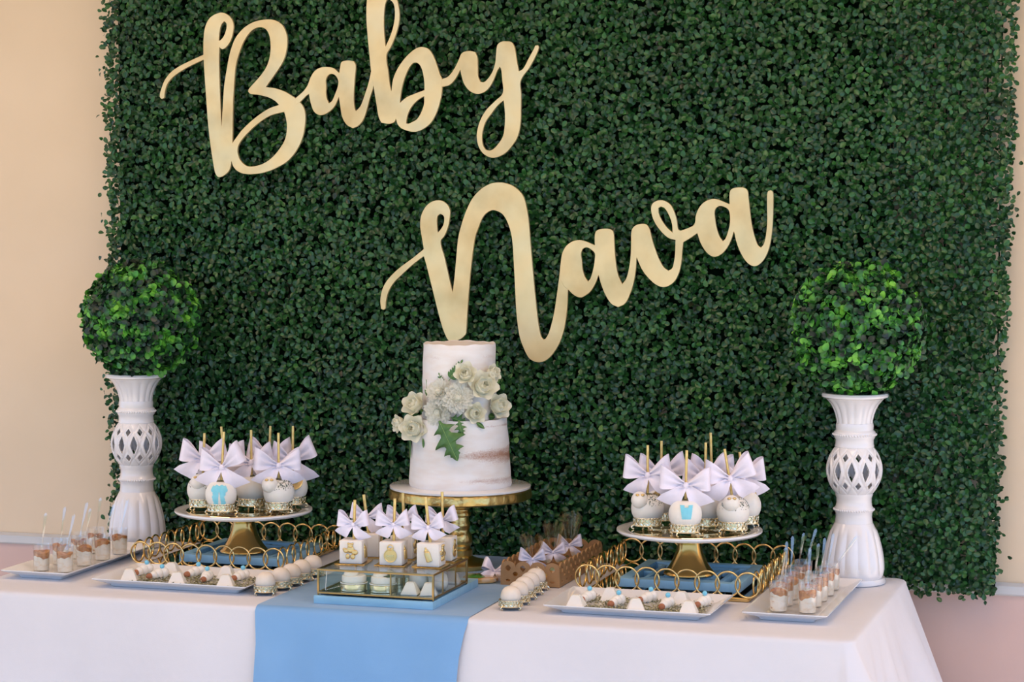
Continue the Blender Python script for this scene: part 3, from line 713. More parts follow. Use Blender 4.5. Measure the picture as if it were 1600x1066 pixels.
platter(-0.501, -0.277, 0.362, 0.215, 'wide white platter of sweets before the left ring tray')
platter(0.508, -0.277, 0.346, 0.225, 'wide white platter of sweets before the right ring tray')

# dessert cups ------------------------------------------------------
CH = 0.060; CR = 0.0195
def cup_parts(root, seed):
    g = random.Random(seed)
    b = MB(); b.lathe([(0.0168, 0), (0.0172, 0.0006), (0.0182, 0.02), (CR, CH - .0015), (CR + .0006, CH), (CR - .0006, CH), (0.0178, 0.02), (0.0165, 0.0018)], 28, cap=True); b.build('clear_cup', 'clear', root)
    top = 0.0425 + g.uniform(-.003, .004)
    p1, p2 = g.uniform(0, 6), g.uniform(0, 6)
    def cut(a, r): return top - 0.009 + 0.0045 * math.sin(a + p1) + 0.0022 * math.sin(3 * a + p2) + 0.0012 * math.sin(8 * a + p1)
    def layer(zlo, zhi, name, mat, n=28):
        b = MB(); L = []
        for k in range(6):
            u = k / 5; lp = []
            for i in range(n):
                a = 2 * PI * i / n; lo = zlo(a); hi = zhi(a); z = lo + (hi - lo) * u; r = 0.0162 + (0.0186 - 0.0162) * z / CH
                lp.append((r * math.cos(a), r * math.sin(a), z))
            L.append(lp)
        cap = [(0.6 * x, 0.6 * y, z + 0.002 * math.sin(3 * i)) for i, (x, y, z) in enumerate(L[-1])]
        b.loft(L + [cap]); b.build(name, mat, root)
    layer(lambda a: 0.0024, lambda a: cut(a, 0), 'cream_layer', 'pudding')
    layer(lambda a: cut(a, 0) + 0.0002, lambda a: top + 0.003 * math.sin(2 * a + p2), 'caramel_layer', 'caramel')
def spoon_mesh():
    b = MB(); rows = []
    for q in range(24):
        s = q / 23; z = s * 0.098
        if s < 0.25: w = 0.0045 * math.sin(PI * min(1, s / 0.27 + .08)) + 0.001
        else: w = 0.0014 + 0.0022 * max(0, (s - 0.35) / 0.65) ** 1.2
        if s > 0.95: w *= math.sqrt(max(0.05, 1 - ((s - .95) / .05) ** 2))
        y = 0.004 * (s - .5) ** 2 * 4 - (0.0025 * math.sin(PI * s / .27) if s < .27 else 0); tk = 0.0009
        rows.append([(-w, y - tk, z), (0, y - tk * 1.6, z), (w, y - tk, z), (w, y + tk, z), (0, y + tk * .6, z), (-w, y + tk, z)])
    b.loft(rows); return b.mesh('plastic_spoon', 'spoon', 60)
SPOON = spoon_mesh()
ORD = ['nearest', 'second', 'third', 'fourth', 'fifth', 'sixth']
protos = {}
def cups(cols, ys, side, tilts, seed):
    k = 0
    for j, y in enumerate(ys):
        for c, x in enumerate(cols):
            sd = (j * 2 + c) % 3
            colw = 'outer' if (c == 0) == (side == 'left') else 'inner'
            lab = f'clear cup of cream and caramel, {ORD[j]} from the front in the {colw} column of the {side} platter'
            lab = f'cream and caramel cup, {ORD[j]} from front, {colw} column, {side} platter'
            p = T(x + random.uniform(-.002, .002), y + random.uniform(-.003, .003), 0.0074)
            if sd not in protos:
                r = thing('dessert_cup', lab, 'dessert cup', p, 0, 'dessert cups on the narrow platters'); cup_parts(r, 40 + sd); protos[sd] = r
            else: dup(protos[sd], p, random.uniform(0, 6), lab, 'dessert cups on the narrow platters')
            lean, turn = tilts[k % len(tilts)]; k += 1
            o = bpy.data.objects.new('plastic_spoon', SPOON); COL.objects.link(o)
            o.location = (p[0] - 0.006 * math.sin(lean) , p[1], p[2] + 0.0335)
            o.rotation_euler = (0.10 * math.sin(k * 2.1), lean, FACE + turn)
            tag(o, f'clear plastic spoon in the {colw} column cup, {ORD[j]} from front, {side} platter', 'spoon', 'clear plastic spoons')
cups((-0.8725, -0.8125), (-0.255, -0.165, -0.078, 0.008), 'left', [(0.13, 0), (0.25, .3), (0.12, -.2), (0.16, .3), (0.2, 0), (0.30, .2), (0.14, .1), (0.22, .2)], 1)
cups((0.7885, 0.8495), (-0.246, -0.178, -0.108, -0.038, 0.033), 'right', [(0.14, .2), (0.06, 0), (0.07, .4), (0.1, 0), (0.08, .1), (0.14, .3), (0.15, 0), (0.2, .1), (0.3, 0), (0.62, .1)], 2)

# sweets of the wide platters ---------------------------------------
def crumbs(x, y, w, d, label, seed):
    g = np.random.default_rng(seed); n = 2600
    bx_ = g.uniform(-w/2, w/2, n); by_ = g.uniform(-d/2, d/2, n)
    keep = np.sin(bx_ * 55 + seed) * np.sin(by_ * 60 + 2 * bx_ * 20) + g.normal(0, .5, n) > -0.55
    bx_, by_ = bx_[keep], by_[keep]; n = len(bx_)
    hump = 0.0022 + 0.003 * np.abs(np.sin(bx_ * 60) * np.cos(by_ * 50))
    base = np.stack([bx_, by_, g.uniform(0, 1, n) * hump + 0.001], 1)
    dd = g.normal(0, 1, (n, 3)); dd[:, 2] *= .4; nn = np.stack([g.normal(0, .6, n), g.normal(0, .6, n), np.ones(n)], 1)
    me = leaf_mesh('crumb_bed', leaf_template(0.006, 0.0022, .3, .3), base, leaf_frames(base, dd, nn), g.uniform(.6, 1.3, n), 'herb')
    return tag(link('crumb_bed', me, None, T(x, y, 0.0072)), label, 'crumbs', None, 'stuff')
crumbs(-0.485, -0.278, 0.28, 0.135, 'green and ivory crumbs strewn on the left wide platter', 2)
crumbs(0.515, -0.278, 0.27, 0.14, 'green and ivory crumbs strewn on the right wide platter', 4)
def pyramid_mesh(w=0.040, h=0.027):
    bm = bmesh.new(); V0 = [bm.verts.new((sx * w / 2, sy * w / 2, 0)) for sx, sy in ((-1, -1), (1, -1), (1, 1), (-1, 1))]
    V1 = [bm.verts.new((sx * w * .21, sy * w * .21, h)) for sx, sy in ((-1, -1), (1, -1), (1, 1), (-1, 1))]
    bm.faces.new(V0[::-1]); bm.faces.new(V1)
    for i in range(4): bm.faces.new((V0[i], V0[(i + 1) % 4], V1[(i + 1) % 4], V1[i]))
    bmesh.ops.bevel(bm, geom=bm.edges[:], offset=0.0016, segments=2, affect='EDGES')
    me = bpy.data.meshes.new('pyramid_chocolate'); bm.to_mesh(me); bm.free(); me.materials.append(M['choc'])
    me.polygons.foreach_set('use_smooth', [True] * len(me.polygons)); me.set_sharp_from_angle(angle=math.radians(35)); return me
PYR = pyramid_mesh()
def pyr(x, y, z, label, rz=None, s=1.0, grp='white chocolate pyramids on the wide platters'):
    o = link('pyramid_chocolate', PYR, None, T(x, y, z), FACE * 0.6 + random.uniform(-.25, .25) if rz is None else rz); o.scale = (s, s, s)
    return tag(o, label, 'chocolate', grp)
roll_proto = None
def roll(x, y, label, rz):
    global roll_proto
    p = T(x, y, 0.0072); grp = 'beaded white chocolates on the wide platters'
    if roll_proto: return dup(roll_proto, p, rz, label, grp)
    r = thing('beaded_chocolate', label, 'chocolate', p, rz, grp); roll_proto = r
    b = MB()
    for q, (yy, rr) in enumerate(((-0.008, 0.0095), (0.004, 0.0115), (0.016, 0.0125))): b.ball((0, yy, rr * .96), (rr, rr * .95, rr * .98), 18, 12)
    b.build('body', 'choc', r)
    MB().ball((0, -0.018, 0.0075), (0.0068, 0.009, 0.0066), 14, 10).build('almond', 'almond', r)
    MB().ball((0, 0.012, 0.0265), 0.0053, 14, 10).build('pearl', 'bluebead', r)
    return r
for x, y, w in ((-0.622, -0.322, 'at the front left corner'), (-0.572, -0.215, 'at the back'), (-0.506, -0.325, 'at front centre'), (-0.392, -0.325, 'at the front right corner'), (-0.437, -0.222, 'at back right')):
    pyr(x, y, 0.0072, f'white chocolate pyramid {w} of the left wide platter')
for x, y, w in ((0.390, -0.332, 'at the front left corner'), (0.434, -0.232, 'at back left'), (0.515, -0.335, 'at front centre'), (0.624, -0.332, 'at the front right corner'), (0.585, -0.232, 'at back right')):
    pyr(x, y, 0.0072, f'white chocolate pyramid {w} of the right wide platter')
for k, (x, y, a) in enumerate(((-0.632, -0.238, -.75), (-0.578, -0.275, -.95), (-0.513, -0.226, -.8), (-0.462, -0.275, -.15), (-0.398, -0.240, -.6))):
    roll(x, y, f'white beaded chocolate with almond tip, {["leftmost", "second", "third", "fourth", "rightmost"][k]} on the left wide platter', a + FACE)
for k, (x, y, a) in enumerate(((0.392, -0.262, -.6), (0.462, -0.292, -.6), (0.512, -0.232, -.9), (0.566, -0.290, -.5), (0.632, -0.248, -.6))):
    roll(x, y, f'white beaded chocolate with almond tip, {["leftmost", "second", "third", "fourth", "rightmost"][k]} on the right wide platter', a + FACE)

# dome bonbons ------------------------------------------------------
DOME = MB().lathe([(0.0195, 0.0), (0.0208, 0.003), (0.0213, 0.0075), (0.0208, 0.013), (0.0192, 0.0185), (0.0165, 0.0232), (0.0125, 0.0268), (0.0075, 0.0290), (0.002, 0.0298)], 36).mesh('dome_bonbon', 'dome', 60)
for side, xs, ys in (('left', (-0.291, -0.283, -0.2815, -0.281, -0.281), (-0.345, -0.282, -0.228, -0.172, -0.108)), ('right', (0.2565, 0.2535, 0.249, 0.245, 0.241), (-0.352, -0.291, -0.235, -0.180, -0.125))):
    for k, (x, y) in enumerate(zip(xs, ys)):
        w = ORD[k] + (' to' if k == 0 else ' from') + ' the table front'
        fil_stand(T(x, y, 0.0), f'small gold filigree stand {w} in the {side} bonbon row', False, 0.3 + .2 * k)
        tag(link('dome_bonbon', DOME, None, T(x, y, 0.0185), k), f'ivory dome bonbon {w} in the {side} row', 'bonbon', 'ivory dome bonbons')

# ------------------------------------------------------------------ ring trays, blue boards, footed stands
def ring_tray(x0, x1, y0, y1, n, label):
    R = (x1 - x0) / (n - 1) * 0.60; r = 0.0022
    cx_, cy_ = (x0 + x1) / 2, (y0 + y1) / 2
    root = thing('ring_tray', label, 'tray', T(cx_, cy_, 0.0003), 0, 'gold ring trays')
    w, d = x1 - x0 + 0.004, y1 - y0 + 0.004
    b = MB(); b.loft([rr_loop(w, d, .004, 0), rr_loop(w + .004, d + .004, .005, .002), rr_loop(w + .004, d + .004, .005, .007), rr_loop(w, d, .004, .009), rr_loop(w - .01, d - .01, .003, .009)], cap1=False); b.build('base_frame', 'gold', root)
    b = MB(); b.loft([rr_loop(w - .009, d - .009, .003, .0035), rr_loop(w - .009, d - .009, .003, .0085)]); b.build('mirror', 'mirror', root, smooth=30)
    tm_ = MB().tube([(R * math.cos(2 * PI * k / 40), 0, R * math.sin(2 * PI * k / 40)) for k in range(40)], r, 8, True).mesh('ring', 'gold', 60)
    z = 0.0085 + R + r * .6
    for k in range(n):
        sgn = 0.0019 * (1 if k % 2 else -1); xx = x0 - cx_ + (x1 - x0) * k / (n - 1)
        link('ring', tm_, root, (xx, y0 - cy_ + sgn, z)); link('ring', tm_, root, (xx, y1 - cy_ + sgn, z))
    m_ = n - 2
    for k in range(n):
        yy = y0 - cy_ + (y1 - y0) * (k + 0.5) / n; sgn = 0.0019 * (1 if k % 2 else -1)
        link('ring', tm_, root, (x0 - cx_ - R * .55 + sgn, yy, z), PI / 2); link('ring', tm_, root, (x1 - cx_ + R * .55 + sgn, yy, z), PI / 2)
    return root
ring_tray(-0.698, -0.372, -0.112, 0.252, 9, 'gold ring sided mirror tray under the left apple stand')
ring_tray(0.357, 0.703, -0.130, 0.250, 9, 'gold ring sided mirror tray under the right apple stand')
TRZ = 0.0003 + 0.009

def blue_board(x0, x1, y0, y1, z0, label, h=0.018, rz=0, feet=0.0):
    """painted fretwork square: frame, inner frame, cross bars and a ring of slats, each a part"""
    w, d = x1 - x0, y1 - y0
    root = thing('fretwork_board', label, 'board', T((x0 + x1) / 2, (y0 + y1) / 2, z0), rz, 'blue fretwork boards')
    f = 0.024
    if feet:
        for sx in (-1, 1):
            for sy in (-1, 1): MB().lathe([(0.007, -feet), (0.008, 0.0005)], 14).build('foot', 'mat_dark', root, (sx * (w / 2 - .03), sy * (d / 2 - .03), 0))
    for sx in (-1, 1):
        MB().box((sx * (w - f) / 2, 0, h / 2), (f, d, h), bev=.001).build('frame_bar', 'bluewood', root)
        MB().box((0, sx * (d - f) / 2, h / 2), (w - 2 * f + .001, f, h - .0004), bev=.001).build('frame_bar', 'bluewood', root)
    hh = h - 0.003
    for q in (0.62, 0.36):
        ww, dd = w * q, d * q
        for sx in (-1, 1):
            MB().box((sx * ww / 2, 0, hh / 2), (.010, dd + .010, hh), bev=.0008).build('slat', 'bluewood', root)
            MB().box((0, sx * dd / 2, hh / 2), (ww - .009, .010, hh - .0004), bev=.0008).build('slat', 'bluewood', root)
    for sx in (-1, 1):
        MB().box((sx * w * .38, 0, hh / 2), (w * .17, .012, hh - .001), bev=.0008).build('slat', 'bluewood', root)
        MB().box((0, sx * d * .38, hh / 2), (.012, d * .17, hh - .001), bev=.0008).build('slat', 'bluewood', root)
    for q in range(4):
        a = PI / 4 + q * PI / 2
        b = MB(); b.box((0, 0, 0), (0.062, .009, hh - .0015), bev=.0008)
        o = b.build('slat', 'bluewood', root, (w * .40 * math.cos(a) * 1.0, d * .40 * math.sin(a), hh / 2), a)
    return root
blue_board(-0.612, -0.352 - 0.008, -0.094, 0.150, TRZ + 0.006, 'sky blue fretwork board inside the left ring tray', feet=0.0058)
blue_board(0.419, 0.682, -0.110, 0.150, TRZ + 0.006, 'sky blue fretwork board inside the right ring tray', feet=0.0058)
blue_board(-0.150, 0.111, -0.420, -0.125, RZ_, 'bright sky blue fretwork board under the glass box', 0.017)
BZ = TRZ + 0.006 + 0.018

def apple_stand(x, y, label):
    root = thing('cake_stand', label, 'cake stand', T(x, y, BZ), 0, 'footed apple stands')
    b = MB(); b.lathe([(0.054, 0.0), (0.0555, 0.0015), (0.0550, 0.004), (0.0515, 0.0075), (0.046, 0.014), (0.0395, 0.024), (0.0335, 0.036), (0.0285, 0.049), (0.0255, 0.062), (0.0248, 0.072), (0.0265, 0.080), (0.031, 0.084)], 56); b.build('pedestal_foot', 'goldbrown', root)
    b = MB(); b.lathe([(0.030, 0.0835), (0.09, 0.0845), (0.140, 0.0875), (0.153, 0.0905), (0.1565, 0.0945), (0.1560, 0.0975), (0.1525, 0.0985), (0.142, 0.0965), (0.134, 0.0955)], 96, cap=True); b.build('plate', 'plate', root)
    b = MB(); b.lathe([(0.131, 0.0953), (0.130, 0.0966), (0.128, 0.0968)], 80); b.build('mirror_disc', 'goldmirror', root, smooth=30)
    return root
SL = (-0.4865, -0.018); SR = (0.5505, -0.012)
apple_stand(*SL, 'white rimmed gold footed stand in the left ring tray')
apple_stand(*SR, 'white rimmed gold footed stand in the right ring tray')
PZ = BZ + 0.0969

# candied apples ----------------------------------------------------
def apple_mesh():
    b = MB(); P = []
    for j in range(25):
        p = -PI / 2 + PI * j / 24; r = 0.0352 * math.cos(p) ** 0.85 if math.cos(p) > 1e-6 else 0.0005
        z = 0.033 + 0.0335 * math.sin(p) - (0.006 * max(0, (p - 1.0) / 0.57) ** 1.5 if p > 1.0 else 0)
        P.append((max(r, 0.0006), max(z, 0.0008 + 0.00002 * j)))
    b.lathe(P, 44); return b.mesh('coated_apple', 'choc', 70)
APPLE = apple_mesh()
STICK = MB().tube([(0, 0, 0), (0, 0, 0.118)], 0.0029, 12).mesh('stick', 'goldstick', 40)
def relief(inside, R, c, y_off=0.0, half=0.024, n=90, th=0.0022):
    """a flat motif laid on the front of a ball of radius R"""
    V = {}; b = MB(); F = []; L = []
    def vid(i, j):
        if (i, j) not in V:
            x = -half + 2 * half * i / n; z = -half + 2 * half * j / n
            y = -math.sqrt(max(1e-6, R * R - x * x - z * z)); V[(i, j)] = len(L); L.append((x, y, z + c))
        return V[(i, j)]
    for i in range(n):
        for j in range(n):
            if inside((-half + 2 * half * (i + .5) / n) / half, (-half + 2 * half * (j + .5) / n) / half):
                F.append((vid(i, j), vid(i + 1, j), vid(i + 1, j + 1), vid(i, j + 1)))
    return b.add(L, F)
def trousers(x, z):
    w = 0.035 * math.sin(9 * z) + 0.02 * math.sin(23 * z + 1)      # hand piped, wavy edges
    if z > 0.74 - 0.10 * math.cos(9 * x) ** 2 or z < -0.80 + 0.05 * math.sin(14 * x): return False
    if z > 0.22: return abs(x) < 0.46 + w + 0.16 * max(0, 1 - abs(z - 0.42) / 0.22)
    if x < 0.0: return -0.47 + w - 0.04 * z < x < -0.05 + 0.06 * z
    return 0.06 - 0.10 * z < x < 0.40 + w + 0.12 * max(0, z + 0.1)
def bib(x, z):
    return -0.60 < z < 0.62 and abs(x) < 0.40 + 0.14 * z and not (z > 0.45 and abs(x) < 0.16)
def sprinkle(seed):
    g = np.random.default_rng(seed); n = 260; a = g.uniform(-2.6, 0.9, n); p = np.clip(g.normal(0.72, .25, n), .25, 1.2)
    nr_ = np.stack([np.cos(a) * np.cos(p), np.sin(a) * np.cos(p), np.sin(p)], 1); rc = (.0352 * np.cos(p) ** .85 + .0005) / np.cos(p); bs = np.stack([nr_[:, 0] * rc, nr_[:, 1] * rc, .0334 + .0335 * np.sin(p)], 1)
    rv = g.normal(0, 1, (n, 3)); return leaf_mesh('sprinkles', leaf_template(.0028, .0018, 0, .1), bs, leaf_frames(bs, np.cross(nr_, rv), nr_), g.uniform(.5, 1.2, n), 'sprinkle')
def candied_apple(plate, a, b, label, kind, stick_lean=(0, 0), bow=True, bow_h=0.030, seed=0, stick_len=1.0, low=False):
    ca, sa = math.cos(FACE), math.sin(FACE); x = plate[0] + a * ca - b * sa; y = plate[1] + a * sa + b * ca
    fil_stand(T(x, y, PZ), 'gold filigree stand under the ' + label[0].replace('candied ', '', 1) if False else f'gold filigree stand under the {label[1]}', True, FACE + seed * .37)
    z = PZ + 0.0125
    root = thing('candied_apple', label[0], 'candied apple', T(x, y, z), FACE, 'candied apples on the footed stands')
    link('coated_apple', APPLE, root)
    s = link('stick', STICK, root, (0, 0, 0.050)); s.rotation_euler = (stick_lean[1], stick_lean[0], 0); s.scale = (1, 1, stick_len)
    MB().ball((0, 0, 0.0615), (0.012, 0.012, 0.0035), 18, 8).build('caramel_top', 'olive', root)
    if bow:
        bx_ = 0.048 * math.tan(stick_lean[0]); put_bow(root, BOWS[seed % 4], (bx_, -0.0065, 0.0645 + bow_h), random.uniform(-.25, .25), random.uniform(-.12, .12))
    R = 0.0356
    if kind == 'trousers': solid(relief(trousers, R, 0.035, half=0.031).build('blue_icing_romper', 'blueicing', root, smooth=0), 0.0022, 0)
    if kind == 'bib': solid(relief(bib, R, 0.039, half=0.027).build('blue_icing_bib', 'blueicing', root, smooth=0), 0.0022, 0)
    if kind.startswith('ball'):
        sx = -0.006 if kind == 'ball' else -0.018
        m_ = MB().ball((sx, -0.022, 0.053), 0.0185, 22, 14); bb = m_.build('round_tail', 'choc', root)
        for q in (-1, 1): MB().ball((sx + q * .0055, -0.0345, 0.0655), (.0045, .004, .0028), 10, 6).build('gold_dot', 'goldsugar', bb)
        link('sprinkles', sprinkle(seed), root)['kind'] = 'stuff'
    if kind == 'medal':
        m_ = MB(); m_.lathe([(0.0175, -0.0015), (0.019, -0.001), (0.019, 0.001), (0.0175, 0.0018), (0.0155, 0.0012), (0.015, 0.0012)], 32)
        o = m_.build('gold_medallion', 'goldsugar', root, (0.008, -0.0315, 0.0495)); o.rotation_euler = (PI / 2 - 0.45, 0, 0.05)
        e = MB().ball((0, 0, 0.0015), (.009, .006, .0022), 14, 8); e.ball((0, 0.006, 0.0015), (.005, .004, .002), 10, 6); e.build('emblem', 'goldsugar', o)
    if kind == 'horn' or kind == 'ballhorn':
        for q in ((0.016, 0.002),):
            h = MB(); 
            for j in range(5): h.lathe([(0.0085 - .0016 * j, .004 * j), (0.0090 - .0016 * j, .002 + .004 * j), (0.0075 - .0016 * j, .004 + .004 * j)], 14)
            o = h.build('gold_horn', 'goldsugar', root, (0.018, 0.004, 0.058)); o.rotation_euler = (0, 0.5, 0)
    return root
for a, b, kind, lean, sd, lab, sl in (
    (-0.092, -0.008, 'ball', (0.05, 0), 0, ('candied apple with round white tail, far left of the left stand', 'leftmost apple of the left stand'), .95),
    (-0.052, 0.078, 'plain', (-0.06, 0), 1, ('plain white candied apple at back left of the left stand', 'back left apple of the left stand'), 1.0),
    (-0.040, -0.088, 'trousers', (0.06, 0), 2, ('candied apple with blue icing romper, front of the left stand', 'apple with the blue icing romper'), 1.05),
    (0.018, 0.002, 'plain', (0.0, 0), 3, ('plain white candied apple in the middle of the left stand', 'middle apple of the left stand'), 1.0),
    (0.047, 0.090, 'plain', (0.05, 0), 4, ('plain white candied apple at the back of the left stand', 'back apple of the left stand'), 1.0),
    (0.086, -0.056, 'ballR', (0.0, 0), 5, ('candied apple with round tail and green sprinkles, left stand front right', 'sprinkled apple at front right of the left stand'), 1.0),
    (0.108, 0.032, 'medal', (0.02, 0), 6, ('candied apple with gold medallion, right side of the left stand', 'apple with the gold medallion'), 1.05)):
    candied_apple(SL, a, b, lab, kind, lean, True, 0.030 + (0.008 if kind in ('ball',) else 0), sd, sl)
for a, b, kind, lean, sd, lab, sl in (
    (-0.090, 0.0, 'ballhorn', (0.0, 0), 7, ('candied apple with round tail, far left of the right stand', 'leftmost apple of the right stand'), 1.0),
    (-0.055, 0.085, 'plain', (0.0, 0), 8, ('plain white candied apple at back left of the right stand', 'back left apple of the right stand'), 1.0),
    (-0.016, -0.092, 'bib', (0.02, 0), 9, ('candied apple with small blue icing bib, front of the right stand', 'apple with the blue icing bib'), 1.0),
    (0.034, 0.0, 'horn', (0.0, 0), 10, ('plain white candied apple in the middle of the right stand', 'middle apple of the right stand'), 1.05),
    (0.056, 0.088, 'plain', (-0.03, 0), 11, ('plain white candied apple at the back of the right stand', 'back apple of the right stand'), 1.15),
    (0.088, -0.056, 'ball', (-0.16, 0), 12, ('candied apple with round tail and leaning stick, front right of the right stand', 'front right apple of the right stand'), 1.0),
    (0.122, 0.035, 'horn', (-0.12, 0), 13, ('candied apple with small gold horn, right side of the right stand', 'rightmost apple of the right stand'), .85)):
    candied_apple(SR, a, b, lab, kind, lean, True, 0.030 + (0.010 if 'ball' in kind else 0), sd, sl)

# ------------------------------------------------------------------ cake stand and cake
CX, CY = -0.006, 0.10
st = thing('cake_stand', 'tall gold leaf cake stand with turned column under the white cake', 'cake stand', T(CX, CY, RZ_))
b = MB(); b.lathe([(0.064, 0), (0.066, 0.003), (0.066, 0.010), (0.062, 0.014), (0.05, 0.017), (0.036, 0.022), (0.026, 0.027)], 56); b.build('base', 'goldleaf', st)
b = MB(); b.lathe([(0.026, 0.025), (0.0275, 0.029), (0.0275, 0.041), (0.0235, 0.044), (0.0235, 0.050), (0.0265, 0.053), (0.0275, 0.060), (0.0265, 0.072), (0.0235, 0.078), (0.0205, 0.083), (0.0205, 0.089), (0.0225, 0.094), (0.0225, 0.101), (0.0195, 0.106), (0.0195, 0.116), (0.024, 0.119), (0.0245, 0.124), (0.022, 0.128), (0.0215, 0.133), (0.026, 0.137), (0.0275, 0.144), (0.0275, 0.152), (0.025, 0.158)], 48); b.build('column', 'goldleaf', st)
def wob(a, z): return 1 + 0.006 * math.sin(11 * a + 30 * z) + 0.004 * math.sin(23 * a + 3) + 0.003 * math.sin(41 * a)
b = MB(); b.lathe([(0.10, 0.156), (0.154, 0.1575), (0.1605, 0.161), (0.1615, 0.168), (0.1595, 0.175), (0.1600, 0.179), (0.157, 0.182)], 160, fl=wob); b.build('plate', 'goldleaf', st)
bz_ = RZ_ + 0.182
cb = MB(); cb.lathe([(0.1585, 0), (0.1597, 0.001), (0.1597, 0.005), (0.1585, 0.006)], 96)
tag(cb.build('cake_board', 'plate', None, T(CX, CY, bz_ + .0003)), 'round white board under the cake on the gold stand', 'cake board')
cz0 = bz_ + 0.0065
cake = thing('naked_cake', 'two tier white naked cake with ivory flowers on gold stand', 'cake', T(CX, CY, cz0), FACE)
def tier(name, r0, r1, h, z, mat, seed, dx=0):
    g = random.Random(seed); n = 96; L = []
    ks = [(0.985, 0.0), (1.0, 0.004)] + [(1.0, h * q) for q in (0.12, .25, .37, .5, .62, .75, .87, .95)] + [(1.0, h - .0015), (0.992, h + .0008), (0.965, h - .0003), (0.9, h - .0012), (0.5, h - .001)]
    lp = []
    for j, (k, zz) in enumerate(ks):
        row = []
        for i in range(n):
            a = 2 * PI * i / n; r = (r0 + (r1 - r0) * min(1, zz / h)) * k
            r += 0.0007 * math.sin(3 * a + zz * 60 + seed) + 0.0005 * math.sin(7 * a - zz * 110)
            e = 0.0016 * (math.sin(9 * a + seed) * math.sin(4 * a)) if abs(zz - h) < 0.0022 and k > .96 else 0
            row.append((r * math.cos(a), r * math.sin(a), zz + e))
        lp.append(row)
    MB().loft(lp).build(name, mat, cake, (dx, 0, z), smooth=50)
tier('lower_tier', 0.1165, 0.1055, 0.153, 0, 'cake1', 2)
tier('upper_tier', 0.0840, 0.0812, 0.168, 0.1525, 'cake2', 5, -0.002)
def cake_pt(u, v, off=0.0):
    """point on the cake's front skin (pushed out by off) that the frame pixel shows; x along the frame, y towards it"""
    # frame offset from the cake axis in metres
    a = (u - 718.5) / 692.0; zc = (756.5 - v) / 692.0 + 0.0
    r = 0.1165 - 0.011 * min(1, zc / 0.153) if zc < 0.150 else 0.083
    y = -math.sqrt(max(0.0004, r * r - min(a * a, r * r * .96)))
    zz = zc - y * (v - 290) / FPX
    return Vector((a, y - off, zz)), Vector((a, y, 0)).normalized()
def petal_mesh(w, h, cup, curl, name='petal', mat='petal', nu=6, nv=7):
    def fn(a, b):
        u = a * 2 - 1; t = b; ww = w * math.sin(PI * min(1, 0.12 + 0.80 * t) ** 0.8) ** .7 * (1 if t < .85 else 1 - (t - .85) * 1.2)
        ang = u * cup; R = w / max(cup, .2)
        return (ww / w * R * math.sin(ang), R * (1 - math.cos(ang)) * ww / w * 0.9 - 0.28 * h * math.sin(t * PI * .62) + curl * h * max(0, t - .6) ** 1.5 * -2.2 + 0.02 * h * math.sin(u * 5) * t, h * t)
    m_ = MB().grid(fn, nu, nv).mesh(name, mat, 0); m_.polygons.foreach_set('use_smooth', [True] * len(m_.polygons)); return m_
PET = [petal_mesh(0.0066, 0.0155, 1.35, 0.0), petal_mesh(0.0105, 0.0175, 1.15, 0.10), petal_mesh(0.0140, 0.0185, 0.95, 0.35)]
def aim(o, d, spin=0.0):
    q = Vector(d).to_track_quat('Z', 'Y'); o.rotation_mode = 'QUATERNION'; o.rotation_quaternion = q @ Matrix.Rotation(spin, 3, 'Z').to_quaternion()
def rose(loc, d, s, label, seed, openness=1.0):
    g = random.Random(seed)
    r = thing('rose', label, 'rose', (0, 0, 0), 0, 'ivory roses on the cake')
    r.location = cake_world(loc); aim(r, cake_dir(d), g.uniform(0, 6)); r.scale = (s, s, s)
    sp_ = [(0.0006 + 0.0034 * q / 40, 6.9 * PI * q / 40) for q in range(41)]      # rolled heart
    MB().grid(lambda a, b: (sp_[round(a * 40)][0] * math.cos(sp_[round(a * 40)][1]) * (1 - .25 * b), sp_[round(a * 40)][0] * math.sin(sp_[round(a * 40)][1]) * (1 - .25 * b), 0.002 + 0.0155 * b - 0.1 * sp_[round(a * 40)][0]), 41, 5).build('heart', 'petal', r, smooth=180)
    MB().lathe([(0.004, 0.0), (0.0095, 0.004), (0.0085, 0.010), (0.004, 0.0125)], 14).build('inner_petals', 'petal', r)
    for lay_, (n, rad, lean, z) in enumerate(((4, 0.0036, -0.10, 0.004), (5, 0.0075, 0.10 * openness, 0.002), (6, 0.0105, 0.40 * openness, -0.001))):
        for k in range(n):
            a = 2 * PI * k / n + lay_ * .5 + g.uniform(-.1, .1)
            o = link('petal', PET[lay_], r); M_ = RZ(a) @ TR(0, -rad * .45, z) @ RX(lean + g.uniform(-.07, .07)) ; o.matrix_local = M_
    MB().lathe([(0.0015, -0.012), (0.002, -0.006), (0.0055, -0.002), (0.0075, 0.003), (0.006, 0.005)], 12).build('calyx', 'stemgreen', r)
    return r
CW = Matrix.Translation(T(CX, CY, cz0)) @ RZ(FACE)
def cake_world(p): return CW @ Vector(p)
def cake_dir(d): return (CW.to_3x3() @ Vector(d))
ROSES = [(729, 585, 1.00, (-.1, -1, .45), 'rose topmost in the cake spray, above the white chrysanthemums', .85), (764, 583, .82, (.8, -.6, .35), 'small rose at the upper right of the cake spray', .7),
 (752, 603, 1.22, (.35, -1, .35), 'large open rose at right centre of the cake spray', 1.05), (773, 634, 1.08, (.75, -.9, .3), 'rose at the right end of the cake spray on the tier edge', .95),
 (741, 644, .90, (.25, -1, .15), 'pale rose below centre of the cake spray', .9), (653, 634, 1.12, (-.6, -.8, .55), 'peach tinted rose at the left of the cake spray', .8),
 (650, 668, 1.12, (-.3, -1, .15), 'open ruffled rose at the lower left of the cake spray', 1.1), (630, 660, .80, (-.9, -.5, .1), 'small rose at the far left tip of the cake spray', .7)]
